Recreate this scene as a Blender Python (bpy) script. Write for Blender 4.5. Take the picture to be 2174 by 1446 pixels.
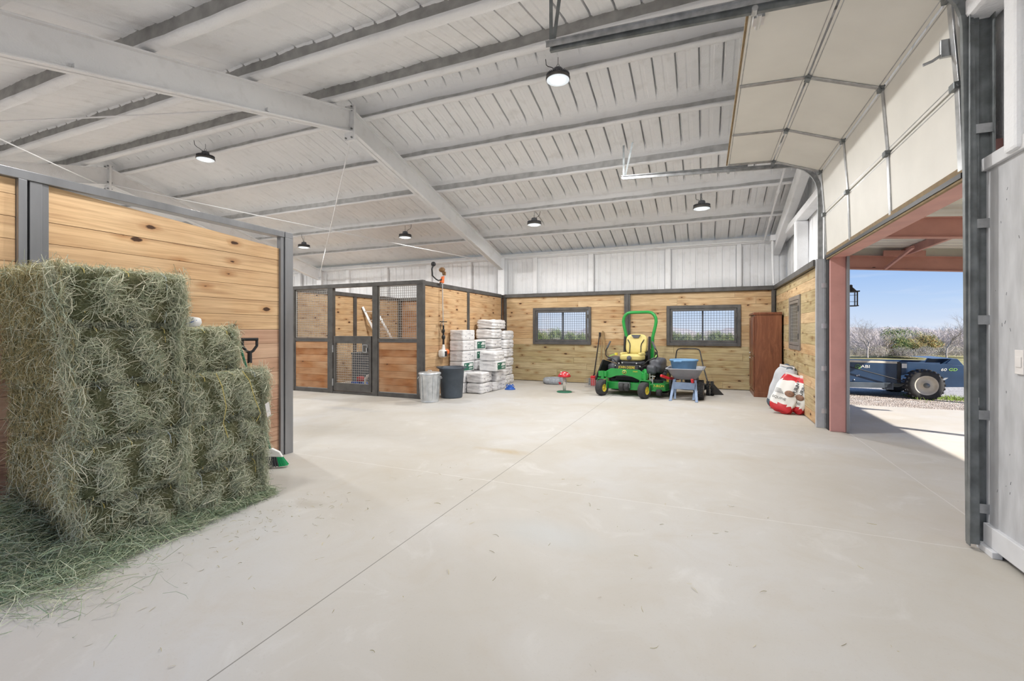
import bpy, bmesh, math, random
import numpy as np
from mathutils import Vector, Matrix, Euler
R = math.radians
PI = math.pi
random.seed(7)
for o in list(bpy.data.objects): bpy.data.objects.remove(o)
S = bpy.context.scene
COL = S.collection
# ------------------------------------------------------------------ camera
cam_d = bpy.data.cameras.new('camera'); cam = bpy.data.objects.new('camera', cam_d); COL.objects.link(cam)
cam.location = (0, 0, 1.4); cam.rotation_euler = (R(90), 0, 0.3986)
cam_d.sensor_width = 36.0; cam_d.lens = 967.65 / 2174 * 36.0; cam_d.shift_y = -20.54 / 2174
cam_d.clip_start = 0.05; cam_d.clip_end = 800
S.camera = cam
# ------------------------------------------------------------------ colour management
S.view_settings.view_transform = 'Standard'; S.view_settings.look = 'None'
S.view_settings.exposure = 0.0; S.view_settings.gamma = 1.0; S.view_settings.use_curve_mapping = False
# ------------------------------------------------------------------ world: winter sky, pale at the horizon, thin cirrus
W = bpy.data.worlds.new('sky'); S.world = W; W.use_nodes = True
nt = W.node_tree; nt.nodes.clear()
def wn(t, **k):
    n = nt.nodes.new(t)
    for a, b in k.items(): setattr(n, a, b)
    return n
tc = wn('ShaderNodeTexCoord'); sep = wn('ShaderNodeSeparateXYZ'); nt.links.new(tc.outputs['Generated'], sep.inputs[0])
ramp = wn('ShaderNodeValToRGB'); nt.links.new(sep.outputs['Z'], ramp.inputs[0])
cr = ramp.color_ramp
cr.elements[0].position = 0.0; cr.elements[0].color = (0.70, 0.78, 0.92, 1)
cr.elements[1].position = 0.9; cr.elements[1].color = (0.20, 0.38, 0.86, 1)
for p, c in ((0.05, (0.52, 0.68, 0.93, 1)), (0.12, (0.32, 0.52, 0.89, 1)), (0.35, (0.22, 0.42, 0.86, 1))):
    e = cr.elements.new(p); e.color = c
mp = wn('ShaderNodeMapping'); mp.inputs['Scale'].default_value = (3.0, 3.0, 26.0); mp.inputs['Location'].default_value = (1.3, 0.4, 0.9)
nt.links.new(tc.outputs['Generated'], mp.inputs[0])
nz = wn('ShaderNodeTexNoise'); nz.inputs['Scale'].default_value = 1.3; nz.inputs['Detail'].default_value = 6; nt.links.new(mp.outputs[0], nz.inputs[0])
cr2 = wn('ShaderNodeValToRGB'); cr2.color_ramp.elements[0].position = 0.52; cr2.color_ramp.elements[1].position = 0.78
cr2.color_ramp.elements[1].color = (0.55, 0.55, 0.55, 1); nt.links.new(nz.outputs['Fac'], cr2.inputs[0])
mx = wn('ShaderNodeMixRGB'); mx.inputs[2].default_value = (0.86, 0.89, 0.95, 1)
nt.links.new(cr2.outputs[0], mx.inputs[0]); nt.links.new(ramp.outputs[0], mx.inputs[1])
bg = wn('ShaderNodeBackground'); bg.inputs['Strength'].default_value = 1.0; nt.links.new(mx.outputs[0], bg.inputs[0])
wo = wn('ShaderNodeOutputWorld'); nt.links.new(bg.outputs[0], wo.inputs[0])
# ------------------------------------------------------------------ sun (low, from the door side) and lamp power
sd = bpy.data.lights.new('sun', 'SUN'); so = bpy.data.objects.new('sun', sd); COL.objects.link(so)
sd.energy = 9.5; sd.angle = R(0.6); sd.color = (1.0, 0.93, 0.83)
el, az = R(33.7), R(-24.3)
sdir = Vector((math.cos(el) * math.cos(az), math.cos(el) * math.sin(az), math.sin(el)))
so.rotation_euler = sdir.to_track_quat('Z', 'Y').to_euler(); so.location = (12, -6, 12)
LAMP_W = 178.0
# ================================================================== helpers
class MB:
    def __init__(s): s.v = []; s.f = []; s.m = []; s.s = []
    def add(s, vs, fs, mi=0, sm=False):
        b = len(s.v); s.v += [tuple(p) for p in vs]
        for f in fs: s.f.append(tuple(b + i for i in f)); s.m.append(mi); s.s.append(sm)
        return s
    def box(s, x0, x1, y0, y1, z0, z1, mi=0):
        return s.add([(x0,y0,z0),(x1,y0,z0),(x1,y1,z0),(x0,y1,z0),(x0,y0,z1),(x1,y0,z1),(x1,y1,z1),(x0,y1,z1)],
                     [(0,3,2,1),(4,5,6,7),(0,1,5,4),(1,2,6,5),(2,3,7,6),(3,0,4,7)], mi)
    def obox(s, c, size, rot=(0,0,0), mi=0):
        M = Euler(rot).to_matrix(); a, b, d = [q / 2 for q in size]; c = Vector(c)
        vs = [c + M @ Vector(p) for p in ((-a,-b,-d),(a,-b,-d),(a,b,-d),(-a,b,-d),(-a,-b,d),(a,-b,d),(a,b,d),(-a,b,d))]
        return s.add(vs, [(0,3,2,1),(4,5,6,7),(0,1,5,4),(1,2,6,5),(2,3,7,6),(3,0,4,7)], mi)
    def bar(s, p, q, w, h, up=(0,0,1), mi=0):
        p = Vector(p); q = Vector(q); d = (q - p).normalized(); u = Vector(up)
        if abs(d.dot(u)) > .98: u = Vector((0,1,0))
        r = d.cross(u).normalized() * w / 2; t = r.cross(d).normalized() * h / 2
        vs = [e + a * r + b * t for e in (p, q) for a, b in ((-1,-1),(1,-1),(1,1),(-1,1))]
        return s.add(vs, [(0,1,2,3),(7,6,5,4),(0,4,5,1),(1,5,6,2),(2,6,7,3),(3,7,4,0)], mi)
    def tube(s, pts, r, n=8, mi=0, closed=False, cap=True):
        pts = [Vector(p) for p in pts]; rr = r if isinstance(r, (list, tuple)) else [r] * len(pts)
        N = len(pts); rings = []; u = None
        for i, p in enumerate(pts):
            if closed: d = (pts[(i+1) % N] - pts[i-1])
            else: d = pts[min(i+1, N-1)] - pts[max(i-1, 0)]
            if d.length < 1e-9: d = Vector((0,0,1))
            d.normalize()
            if u is None: u = d.orthogonal().normalized()
            else:
                u = u - d * u.dot(d)
                u = u.normalized() if u.length > 1e-6 else d.orthogonal().normalized()
            w = d.cross(u)
            rings.append([p + (u * math.cos(2*PI*k/n) + w * math.sin(2*PI*k/n)) * rr[i] for k in range(n)])
        vs = [q for ring in rings for q in ring]; fs = []
        for i in range(N if closed else N - 1):
            for k in range(n):
                a = i*n+k; b = i*n+(k+1) % n; j = (i+1) % N
                fs.append((a, b, j*n+(k+1) % n, j*n+k))
        s.add(vs, fs, mi, True)
        if cap and not closed:
            s.add(rings[0], [tuple(range(n))[::-1]], mi); s.add(rings[-1], [tuple(range(n))], mi)
        return s
    def cyl(s, p, q, r, n=20, mi=0, r2=None): return s.tube([p, q], [r, r if r2 is None else r2], n, mi)
    def lathe(s, prof, c=(0,0,0), n=28, mi=0, axis='z', sm=True):
        vs = []; c = Vector(c)
        for (r, z) in prof:
            for k in range(n):
                a = 2*PI*k/n; x, y = r*math.cos(a), r*math.sin(a)
                p = (x, y, z) if axis == 'z' else ((z, x, y) if axis == 'x' else (y, z, x))
                vs.append(c + Vector(p))
        fs = []
        for i in range(len(prof) - 1):
            for k in range(n): fs.append((i*n+k, i*n+(k+1) % n, (i+1)*n+(k+1) % n, (i+1)*n+k))
        return s.add(vs, fs, mi, sm)
    def prism(s, poly, axis, d0, d1, mi=0):
        def P(a, b, d): return {'x': (d, a, b), 'y': (a, d, b), 'z': (a, b, d)}[axis]
        n = len(poly); vs = [P(a, b, d0) for a, b in poly] + [P(a, b, d1) for a, b in poly]
        return s.add(vs, [tuple(range(n))[::-1], tuple(range(n, 2*n))] + [(i, (i+1) % n, n+(i+1) % n, n+i) for i in range(n)], mi)
    def quad(s, a, b, c, d, mi=0): return s.add([a, b, c, d], [(0,1,2,3)], mi)
    def ellip(s, c, r, n=16, m=10, mi=0):
        c = Vector(c); vs = []
        for i in range(m+1):
            t = PI*i/m
            for k in range(n):
                a = 2*PI*k/n; vs.append(c + Vector((r[0]*math.sin(t)*math.cos(a), r[1]*math.sin(t)*math.sin(a), r[2]*math.cos(t))))
        fs = [(i*n+k, (i+1)*n+k, (i+1)*n+(k+1) % n, i*n+(k+1) % n) for i in range(m) for k in range(n)]
        return s.add(vs, fs, mi, True)
    def build(s, name, mats, parent=None, world=False, bevel=0, seg=2, loc=None, recalc=True):
        me = bpy.data.meshes.new(name); vs = s.v
        o = bpy.data.objects.new(name, me); COL.objects.link(o)
        if parent is not None: o.parent = parent
        if world and parent is not None:
            M = (parent.matrix_basis if parent.parent is None else parent.parent.matrix_basis @ parent.matrix_basis).inverted()
            vs = [tuple(M @ Vector(p)) for p in vs]
        if loc is not None:
            L = Vector(loc); vs = [tuple(Vector(p) - L) for p in vs]; o.location = L
        me.from_pydata(vs, [], s.f)
        for m in (mats if isinstance(mats, (list, tuple)) else [mats]): me.materials.append(m)
        me.polygons.foreach_set('material_index', s.m); me.polygons.foreach_set('use_smooth', s.s)
        me.update()
        if recalc and len(s.f) < 60000:
            b = bmesh.new(); b.from_mesh(me); bmesh.ops.recalc_face_normals(b, faces=b.faces); b.to_mesh(me); b.free()
        if bevel:
            m = o.modifiers.new('bevel', 'BEVEL'); m.width = bevel; m.segments = seg; m.limit_method = 'ANGLE'; m.angle_limit = R(40)
        return o
def thing(name, label, cat, loc=(0,0,0), rz=0, group=None):
    o = bpy.data.objects.new(name, None); COL.objects.link(o); o.empty_display_size = .1
    o.location = loc; o.rotation_euler = (0, 0, rz); o['label'] = label; o['category'] = cat
    if group: o['group'] = group
    return o
def tag(o, label, cat, group=None, kind=None):
    o['label'] = label; o['category'] = cat
    if group: o['group'] = group
    if kind: o['kind'] = kind
    return o
def struct(o): o['kind'] = 'structure'; return o
def part(o, label): o['label'] = label; return o
def kids(r): return [c for c in bpy.data.objects if c.parent == r]
def dup(r, loc, rz=None, label=None, keep=True):
    c = r.copy(); COL.objects.link(c); c.location = loc
    if rz is not None: c.rotation_euler = (0, 0, rz)
    if label: c['label'] = label
    for ch in kids(r):
        d = ch.copy(); COL.objects.link(d); d.parent = c
        for g in kids(ch):
            e = g.copy(); COL.objects.link(e); e.parent = d
    return c
def text(name, s, size, mat, parent, loc, rot, depth=.002, sx=1, bold=0, shear=0, align='CENTER', label=None, spacing=1.0):
    c = bpy.data.curves.new(name, 'FONT'); c.body = s; c.size = size; c.extrude = depth; c.align_x = align; c.align_y = 'CENTER'; c.offset = bold; c.shear = shear; c.space_character = spacing
    t = bpy.data.objects.new(name, c); COL.objects.link(t)
    dg = bpy.context.evaluated_depsgraph_get(); me = bpy.data.meshes.new_from_object(t.evaluated_get(dg))
    bpy.data.objects.remove(t); o = bpy.data.objects.new(name, me); COL.objects.link(o); o.data.materials.clear(); o.data.materials.append(mat)
    o.parent = parent; o.location = loc; o.rotation_euler = rot; o.scale = (sx, 1, 1)
    if label: o['label'] = label
    return o
# ------------------------------------------------------------------ materials
def nmat(name):
    m = bpy.data.materials.new(name); m.use_nodes = True; t = m.node_tree; t.nodes.clear()
    o = t.nodes.new('ShaderNodeOutputMaterial'); b = t.nodes.new('ShaderNodeBsdfPrincipled'); t.links.new(b.outputs[0], o.inputs[0])
    return m, t, b
def N(t, ty, ins=None, **k):
    n = t.nodes.new(ty)
    for a, b in k.items(): setattr(n, a, b)
    for a, b in (ins or {}).items():
        if hasattr(b, 'default_value') or isinstance(b, bpy.types.NodeSocket): t.links.new(b, n.inputs[a])
        else: n.inputs[a].default_value = b
    return n
def ramp_(t, fac, stops):
    r = t.nodes.new('ShaderNodeValToRGB'); t.links.new(fac, r.inputs[0]); e = r.color_ramp.elements
    e[0].position, e[0].color = stops[0][0], (*stops[0][1], 1); e[1].position, e[1].color = stops[-1][0], (*stops[-1][1], 1)
    for p, c in stops[1:-1]:
        q = e.new(p); q.color = (*c, 1)
    return r.outputs[0]
def mixc(t, f, a, b, bt='MIX'):
    n = t.nodes.new('ShaderNodeMix'); n.data_type = 'RGBA'; n.blend_type = bt
    for i, v in ((0, f), (6, a), (7, b)):
        if isinstance(v, bpy.types.NodeSocket): t.links.new(v, n.inputs[i])
        else: n.inputs[i].default_value = v if i == 0 else (*v, 1)
    return n.outputs[2]
def mth(t, op, a, b=None, clamp=False):
    n = t.nodes.new('ShaderNodeMath'); n.operation = op; n.use_clamp = clamp
    for i, v in ((0, a), (1, b)):
        if v is None: continue
        if isinstance(v, bpy.types.NodeSocket): t.links.new(v, n.inputs[i])
        else: n.inputs[i].default_value = v
    return n.outputs[0]
def coords(t, scale=(1,1,1), kind='Object', rnd=False):
    tc = t.nodes.new('ShaderNodeTexCoord'); m = t.nodes.new('ShaderNodeMapping'); m.inputs['Scale'].default_value = scale
    t.links.new(tc.outputs[kind], m.inputs[0])
    if rnd:
        g = t.nodes.new('ShaderNodeNewGeometry'); mu = mth(t, 'MULTIPLY', g.outputs['Random Per Island'], 37.0)
        cb = N(t, 'ShaderNodeCombineXYZ', {0: mu, 1: mu, 2: mu}); t.links.new(cb.outputs[0], m.inputs['Location'])
    return m.outputs[0]
def bump(t, b, h, st=.3, d=.01):
    n = t.nodes.new('ShaderNodeBump'); n.inputs['Strength'].default_value = st; n.inputs['Distance'].default_value = d
    t.links.new(h, n.inputs['Height']); t.links.new(n.outputs[0], b.inputs['Normal'])
def flat(name, c, rough=.5, metal=0, noise=.12, nscale=9, bumpst=0, coat=0, spec=.5, scale=(1,1,1)):
    m, t, b = nmat(name); b.inputs['Roughness'].default_value = rough; b.inputs['Metallic'].default_value = metal
    b.inputs['Coat Weight'].default_value = coat; b.inputs['Specular IOR Level'].default_value = spec
    n = N(t, 'ShaderNodeTexNoise', {'Vector': coords(t, scale), 'Scale': nscale, 'Detail': 5.0})
    lo = tuple(max(0, x*(1-noise)) for x in c); hi = tuple(min(1, x*(1+noise)) for x in c)
    t.links.new(ramp_(t, n.outputs['Fac'], [(.3, lo), (.7, hi)]), b.inputs['Base Color'])
    if bumpst: bump(t, b, n.outputs['Fac'], bumpst)
    return m
def wood(name, cols, knot=.5, gscale=1.0, rough=.6, kdark=(.07,.035,.02)):
    """horizontal planks: colour by plank island, grain along local x, dark oval knots"""
    m, t, b = nmat(name); b.inputs['Roughness'].default_value = rough; b.inputs['Specular IOR Level'].default_value = .25
    g = t.nodes.new('ShaderNodeNewGeometry'); rnd = g.outputs['Random Per Island']
    n = len(cols); base = ramp_(t, rnd, [(i/(n-1), c) for i, c in enumerate(cols)])
    v = coords(t, (1,1,1), rnd=True)
    gm = N(t, 'ShaderNodeMapping', {'Vector': v}); gm.inputs['Scale'].default_value = (.9*gscale, 14, 14)
    gn = N(t, 'ShaderNodeTexNoise', {'Vector': gm.outputs[0], 'Scale': 2.2, 'Detail': 8.0, 'Roughness': .65, 'Distortion': .6})
    c1 = mixc(t, ramp_(t, gn.outputs['Fac'], [(.38, (0,0,0)), (.66, (.55,.55,.55))]), base, (.30,.14,.05), 'MULTIPLY')
    wn_ = N(t, 'ShaderNodeTexNoise', {'Vector': v, 'Scale': 1.4, 'Detail': 3.0})
    c1 = mixc(t, ramp_(t, wn_.outputs['Fac'], [(.35, (0,0,0)), (.75, (.30,.30,.30))]), c1, (.80,.66,.45))
    km = N(t, 'ShaderNodeMapping', {'Vector': v}); km.inputs['Scale'].default_value = (2.4, 5.4, 5.4)
    ks = N(t, 'ShaderNodeSeparateXYZ', {0: km.outputs[0]}); kc = N(t, 'ShaderNodeCombineXYZ', {0: ks.outputs[0], 1: ks.outputs[2]})
    kn = N(t, 'ShaderNodeTexNoise', {'Vector': kc.outputs[0], 'Scale': 9.0, 'Detail': 2.0}); ka = N(t, 'ShaderNodeVectorMath', {0: kn.outputs['Color'], 1: (.09,.09,0)}, operation='MULTIPLY'); kb = N(t, 'ShaderNodeVectorMath', {0: kc.outputs[0], 1: ka.outputs[0]}, operation='ADD')
    vo = N(t, 'ShaderNodeTexVoronoi', {'Vector': kb.outputs[0], 'Scale': 1.0}); vo.voronoi_dimensions = '2D'; vo.feature = 'F1'
    # keep only some cells
    sepc = N(t, 'ShaderNodeSeparateColor', {0: vo.outputs['Color']})
    keep = mth(t, 'LESS_THAN', sepc.outputs[0], knot)
    big = mth(t, 'MULTIPLY', mth(t, 'POWER', sepc.outputs[1], 2.0), .10); rad = mth(t, 'ADD', big, .03)
    k = mth(t, 'SUBTRACT', rad, vo.outputs['Distance']); k = mth(t, 'MULTIPLY', k, 30.0, True); k = mth(t, 'MULTIPLY', k, keep)
    halo = mth(t, 'SUBTRACT', .28, vo.outputs['Distance']); halo = mth(t, 'MULTIPLY', halo, 2.4, True); halo = mth(t, 'MULTIPLY', halo, keep)
    c2 = mixc(t, halo, c1, (.55,.32,.15), 'MULTIPLY'); c3 = mixc(t, k, c2, kdark)
    t.links.new(c3, b.inputs['Base Color']); bump(t, b, gn.outputs['Fac'], .15, .004)
    return m
M = {}
M['wood_tan'] = wood('wood_tan', [(.58,.35,.17), (.68,.45,.24), (.62,.39,.20), (.74,.52,.30), (.55,.31,.15)], .45)
M['wood_bay'] = wood('wood_bay', [(.58,.39,.20), (.68,.48,.27), (.52,.32,.15), (.72,.53,.31), (.62,.44,.24)], .62)
M['wood_green'] = wood('wood_green', [(.43,.35,.18), (.50,.41,.22), (.46,.36,.19), (.54,.45,.26)], .6)
M['wood_pine'] = wood('wood_pine', [(.66,.42,.22), (.73,.49,.27), (.63,.38,.19), (.77,.53,.31)], .30, .6)
M['wood_pink'] = wood('wood_pink', [(.52,.29,.20), (.60,.36,.25), (.64,.41,.28), (.50,.27,.18)], .45, .6)
M['wood_red'] = wood('wood_red', [(.40,.18,.075), (.46,.215,.09), (.36,.155,.06), (.43,.21,.09)], .34)
M['steel'] = flat('charcoal_steel', (.105,.10,.095), .42, .35, .25, 6)
M['steel_lt'] = flat('grey_steel', (.27,.275,.29), .33, .55, .18, 5, scale=(1,1,.2))
M['frame_grey'] = flat('grey_window_frame', (.24,.22,.20), .4, .2, .15, 6)
M['zinc'] = flat('pale_zinc', (.48,.50,.53), .4, .2, .1, 6)
M['black_gap'] = flat('black_gap', (.012,.012,.012), .9)
M['galv'] = flat('galvanised', (.46,.47,.48), .36, .75, .22, 14)
M['galv_dk'] = flat('galvanised_dull', (.20,.215,.22), .45, .6, .3, 10)
M['mesh_wire'] = flat('mesh_wire', (.36,.35,.33), .45, .3)
M['mesh_dark'] = flat('mesh_wire_dark', (.06,.07,.09), .5, .2)
M['red_steel'] = flat('red_oxide_steel', (.53,.27,.245), .5, .0, .10, 4)
M['white_paint'] = flat('white_paint', (.66,.665,.68), .55, 0, .06, 5)
M['cream'] = flat('door_cream', (.72,.70,.65), .55, 0, .035, 3)
M['door_edge'] = flat('door_edge_wood', (.23,.16,.08), .7, 0, .25, 12)
M['black'] = flat('black_plastic', (.018,.018,.02), .45)
M['rubber'] = flat('rubber', (.035,.035,.037), .75, 0, .3, 30, .3)
M['green'] = flat('mower_green', (.02,.30,.055), .32, 0, .12, 4, 0, .3)
M['yellow'] = flat('wheel_yellow', (.78,.62,.07), .4)
M['seat_yellow'] = flat('seat_vinyl', (.66,.55,.20), .5, 0, .06, 5, .05)
M['grey_plastic'] = flat('fender_plastic', (.10,.105,.12), .5, 0, .18, 6)
M['silver'] = flat('bright_metal', (.70,.71,.72), .28, .85, .1, 8)
M['white'] = flat('white_mark', (.80,.80,.78), .5, 0, .02)
M['bright_green'] = flat('green_mark', (.30,.62,.12), .5, 0, .02)
M['label_green'] = flat('label_green', (.02,.13,.085), .45, 0, .1)
M['red'] = flat('red_plastic', (.55,.02,.03), .35, 0, .1)
M['blue'] = flat('blue_plastic', (.02,.11,.46), .3, 0, .1)
M['bucket_blue'] = flat('tub_blue', (.16,.33,.55), .5, 0, .12, 6)
M['barrow_grey'] = flat('tray_grey', (.30,.31,.34), .5, 0, .12, 6)
M['barrow_blue'] = flat('painted_leg_blue', (.22,.30,.45), .5, 0, .15, 6)
M['orange'] = flat('orange_plastic', (.75,.17,.04), .4)
M['dark_green'] = flat('dark_green', (.02,.16,.09), .5)
M['tub_grey'] = flat('tub_grey', (.075,.095,.12), .55, 0, .2, 5)
M['twine'] = flat('twine', (.62,.50,.16), .8)
M['twine_blue'] = flat('twine_blue', (.45,.52,.58), .8)
M['cushion'] = flat('grey_fabric', (.33,.35,.38), .9, 0, .25, 20, .3)
M['hull_blue'] = flat('spreader_paint', (.022,.052,.115), .35, 0, .2, 3, 0, .2)
M['rim'] = flat('rim_cream', (.62,.58,.50), .4)
M['handle_wood'] = flat('handle_wood', (.55,.38,.19), .6, 0, .2, 8, scale=(8,8,1))
M['ash'] = flat('old_handle', (.33,.22,.10), .7, 0, .3, 8)
M['sheet_out'] = flat('roof_sheet', (.74,.74,.72), .5, 0, .05, 3)
M['siding'] = flat('siding', (.35,.34,.33), .6)
M['paper'] = flat('paper', (.75,.72,.70), .6, 0, .06)
def mk_foam():
    m, t, b = nmat('spray_foam'); b.inputs['Roughness'].default_value = .85; b.inputs['Specular IOR Level'].default_value = .2
    v = coords(t)
    a = N(t, 'ShaderNodeTexNoise', {'Vector': v, 'Scale': .9, 'Detail': 6.0}); f = N(t, 'ShaderNodeTexNoise', {'Vector': v, 'Scale': 55.0, 'Detail': 3.0})
    g = N(t, 'ShaderNodeTexNoise', {'Vector': v, 'Scale': 5.0, 'Detail': 4.0})
    c = ramp_(t, a.outputs['Fac'], [(.3, (.80,.81,.83)), (.7, (.88,.885,.90))])
    c = mixc(t, ramp_(t, g.outputs['Fac'], [(.55, (0,0,0)), (.8, (.3,.3,.3))]), c, (.50,.49,.47))
    t.links.new(c, b.inputs['Base Color']); bump(t, b, mth(t, 'ADD', mth(t, 'MULTIPLY', f.outputs['Fac'], .35), g.outputs['Fac']), .7, .02)
    return m
M['foam'] = mk_foam()
M['web_shade'] = flat('foam_web_shade', (.34,.335,.325), .85, 0, .2, 7, .3); M['web_mid_shade'] = flat('foam_web_mid_shade', (.50,.50,.495), .85, 0, .2, 7, .3)  # purlin web colours darkened to hold the shade, deeper on the front slope
def mk_concrete():
    m, t, b = nmat('concrete_floor'); b.inputs['Roughness'].default_value = .6; b.inputs['Specular IOR Level'].default_value = .3
    v = coords(t)
    a = N(t, 'ShaderNodeTexNoise', {'Vector': v, 'Scale': .42, 'Detail': 7.0, 'Roughness': .55, 'Distortion': .5})
    h = N(t, 'ShaderNodeTexNoise', {'Vector': v, 'Scale': 2.1, 'Detail': 8.0, 'Roughness': .65, 'Distortion': .8})
    f = N(t, 'ShaderNodeTexNoise', {'Vector': v, 'Scale': 70.0, 'Detail': 2.0})
    c = ramp_(t, a.outputs['Fac'], [(.30, (.455,.42,.36)), (.5, (.51,.485,.445)), (.70, (.54,.535,.53))])
    c = mixc(t, ramp_(t, h.outputs['Fac'], [(.50, (0,0,0)), (.72, (.34,.34,.34))]), c, (.46,.40,.32))
    c = mixc(t, ramp_(t, h.outputs['Fac'], [(.28, (.35,.35,.35)), (.42, (0,0,0))]), c, (.66,.65,.63))
    c = mixc(t, ramp_(t, f.outputs['Fac'], [(.60, (0,0,0)), (.82, (.35,.35,.35))]), c, (.40,.36,.31))
    sp = N(t, 'ShaderNodeTexVoronoi', {'Vector': v, 'Scale': 2.6}); sc = N(t, 'ShaderNodeSeparateColor', {0: sp.outputs['Color']})
    dot = mth(t, 'MULTIPLY', mth(t, 'LESS_THAN', sp.outputs['Distance'], mth(t, 'MULTIPLY', sc.outputs[1], .03)), mth(t, 'LESS_THAN', sc.outputs[0], .35))
    c = mixc(t, mth(t, 'MULTIPLY', dot, .55), c, (.22,.17,.12))
    # saw cuts and a construction joint
    s = N(t, 'ShaderNodeSeparateXYZ', {0: v})
    def line(sock, pos, w, wob=0):
        d = mth(t, 'SUBTRACT', sock, pos)
        if wob: d = mth(t, 'ADD', d, mth(t, 'MULTIPLY', mth(t, 'SUBTRACT', h.outputs['Fac'], .5), wob))
        return mth(t, 'LESS_THAN', mth(t, 'ABSOLUTE', d), w)
    c = mixc(t, mth(t, 'MULTIPLY', line(s.outputs[0], -1.83, .0035), .75), c, (.14,.13,.11))
    c = mixc(t, mth(t, 'MULTIPLY', line(s.outputs[0], -7.4, .0035), .75), c, (.14,.13,.11))
    c = mixc(t, mth(t, 'MULTIPLY', line(s.outputs[1], 3.84, .006, .06), .35), c, (.72,.71,.69))
    c = mixc(t, mth(t, 'MULTIPLY', line(s.outputs[1], 7.87, .005), .35), c, (.34,.31,.27))
    c = mixc(t, mth(t, 'MULTIPLY', line(s.outputs[0], 1.84, .006, .02), .4), c, (.70,.68,.66))
    for (x, y, rx, ry, col, k) in ((-2.15, 4.85, .42, .13, (.42,.31,.16), .55), (-2.95, 2.75, .22, .12, (.38,.34,.28), .5), (-1.0, 3.0, .5, .25, (.50,.53,.54), .4), (-5.8, 6.4, .8, .18, (.36,.36,.38), .45), (0.1, 1.6, .05, .12, (.30,.28,.26), .5)):
        dx = mth(t, 'DIVIDE', mth(t, 'SUBTRACT', s.outputs[0], x), rx); dy = mth(t, 'DIVIDE', mth(t, 'SUBTRACT', s.outputs[1], y), ry)
        q = mth(t, 'SUBTRACT', 1.0, mth(t, 'SQRT', mth(t, 'ADD', mth(t, 'MULTIPLY', dx, dx), mth(t, 'MULTIPLY', dy, dy))))
        q = mth(t, 'MULTIPLY', mth(t, 'ADD', q, mth(t, 'MULTIPLY', mth(t, 'SUBTRACT', h.outputs['Fac'], .5), 1.6)), 1.3, True)
        c = mixc(t, mth(t, 'MULTIPLY', q, k), c, col)
    t.links.new(c, b.inputs['Base Color'])
    t.links.new(ramp_(t, h.outputs['Fac'], [(.3, (.52,.52,.52)), (.7, (.70,.70,.70))]), b.inputs['Roughness'])
    bump(t, b, f.outputs['Fac'], .05, .003)
    return m
M['concrete'] = mk_concrete()
def mk_ground(name, stops, sc, bs=.6, rough=.95, voro=0):
    m, t, b = nmat(name); b.inputs['Roughness'].default_value = rough; b.inputs['Specular IOR Level'].default_value = .1
    v = coords(t); n = N(t, 'ShaderNodeTexNoise', {'Vector': v, 'Scale': sc, 'Detail': 10.0, 'Roughness': .7})
    c = ramp_(t, n.outputs['Fac'], stops)
    if voro:
        vo = N(t, 'ShaderNodeTexVoronoi', {'Vector': v, 'Scale': voro}); vs_ = N(t, 'ShaderNodeSeparateColor', {0: vo.outputs['Color']}); c = mixc(t, .8, c, ramp_(t, vs_.outputs[0], [(0, (.12,.12,.12)), (1, (.85,.85,.85))]), 'SOFT_LIGHT'); hgt = vo.outputs['Distance']
    else: hgt = n.outputs['Fac']
    t.links.new(c, b.inputs['Base Color']); bump(t, b, hgt, bs, .03)
    return m
M['gravel'] = mk_ground('gravel', [(.3, (.26,.23,.21)), (.5, (.48,.41,.36)), (.7, (.68,.65,.62))], 6, 1, voro=45)
M['asphalt'] = mk_ground('driveway', [(.3, (.30,.285,.27)), (.7, (.40,.385,.37))], 3, .3, voro=60)
M['grassland'] = mk_ground('grassland', [(.3, (.16,.17,.07)), (.5, (.27,.25,.12)), (.7, (.38,.33,.19))], .8)
M['hill'] = mk_ground('hazed_woods', [(.3, (.24,.24,.26)), (.5, (.33,.31,.31)), (.7, (.40,.38,.36))], .35)  # woods tones paled so the colour carries the distance haze
M['grass'] = mk_ground('grass_blades', [(.3, (.16,.26,.05)), (.7, (.30,.40,.10))], 5)
def mk_hay(name, cols):
    m, t, b = nmat(name); b.inputs['Roughness'].default_value = .75; b.inputs['Specular IOR Level'].default_value = .2
    g = t.nodes.new('ShaderNodeNewGeometry'); n = len(cols)
    t.links.new(ramp_(t, g.outputs['Random Per Island'], [(i/(n-1), c) for i, c in enumerate(cols)]), b.inputs['Base Color'])
    return m
M['hay'] = mk_hay('hay_strands', [(.24,.27,.16), (.62,.62,.46), (.40,.45,.30), (.86,.82,.64), (.54,.57,.42), (.16,.20,.12), (.76,.71,.54), (.44,.55,.42)])
M['hay_cut'] = mk_hay('hay_cut_side', [(.30,.25,.11), (.50,.43,.22), (.40,.35,.17), (.62,.54,.31), (.24,.21,.10), (.44,.40,.22)])
M['hay_loose'] = mk_hay('hay_loose', [(.22,.30,.17), (.48,.56,.38), (.32,.43,.28), (.68,.68,.50), (.40,.46,.28), (.16,.25,.16)])
def mk_core():
    m, t, b = nmat('hay_core'); b.inputs['Roughness'].default_value = .95; b.inputs['Specular IOR Level'].default_value = .05
    v = coords(t, (1,1,1)); n = N(t, 'ShaderNodeTexNoise', {'Vector': v, 'Scale': 60.0, 'Detail': 6.0, 'Roughness': .8}); l = N(t, 'ShaderNodeTexNoise', {'Vector': v, 'Scale': 6.0, 'Detail': 3.0})
    c = ramp_(t, n.outputs['Fac'], [(.35, (.08,.085,.045)), (.5, (.20,.20,.11)), (.68, (.36,.35,.21))])
    t.links.new(mixc(t, ramp_(t, l.outputs['Fac'], [(.4, (0,0,0)), (.7, (.5,.5,.5))]), c, (.10,.14,.07)), b.inputs['Base Color']); bump(t, b, n.outputs['Fac'], 1.0, .02)
    return m
M['hay_core'] = mk_core()
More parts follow.
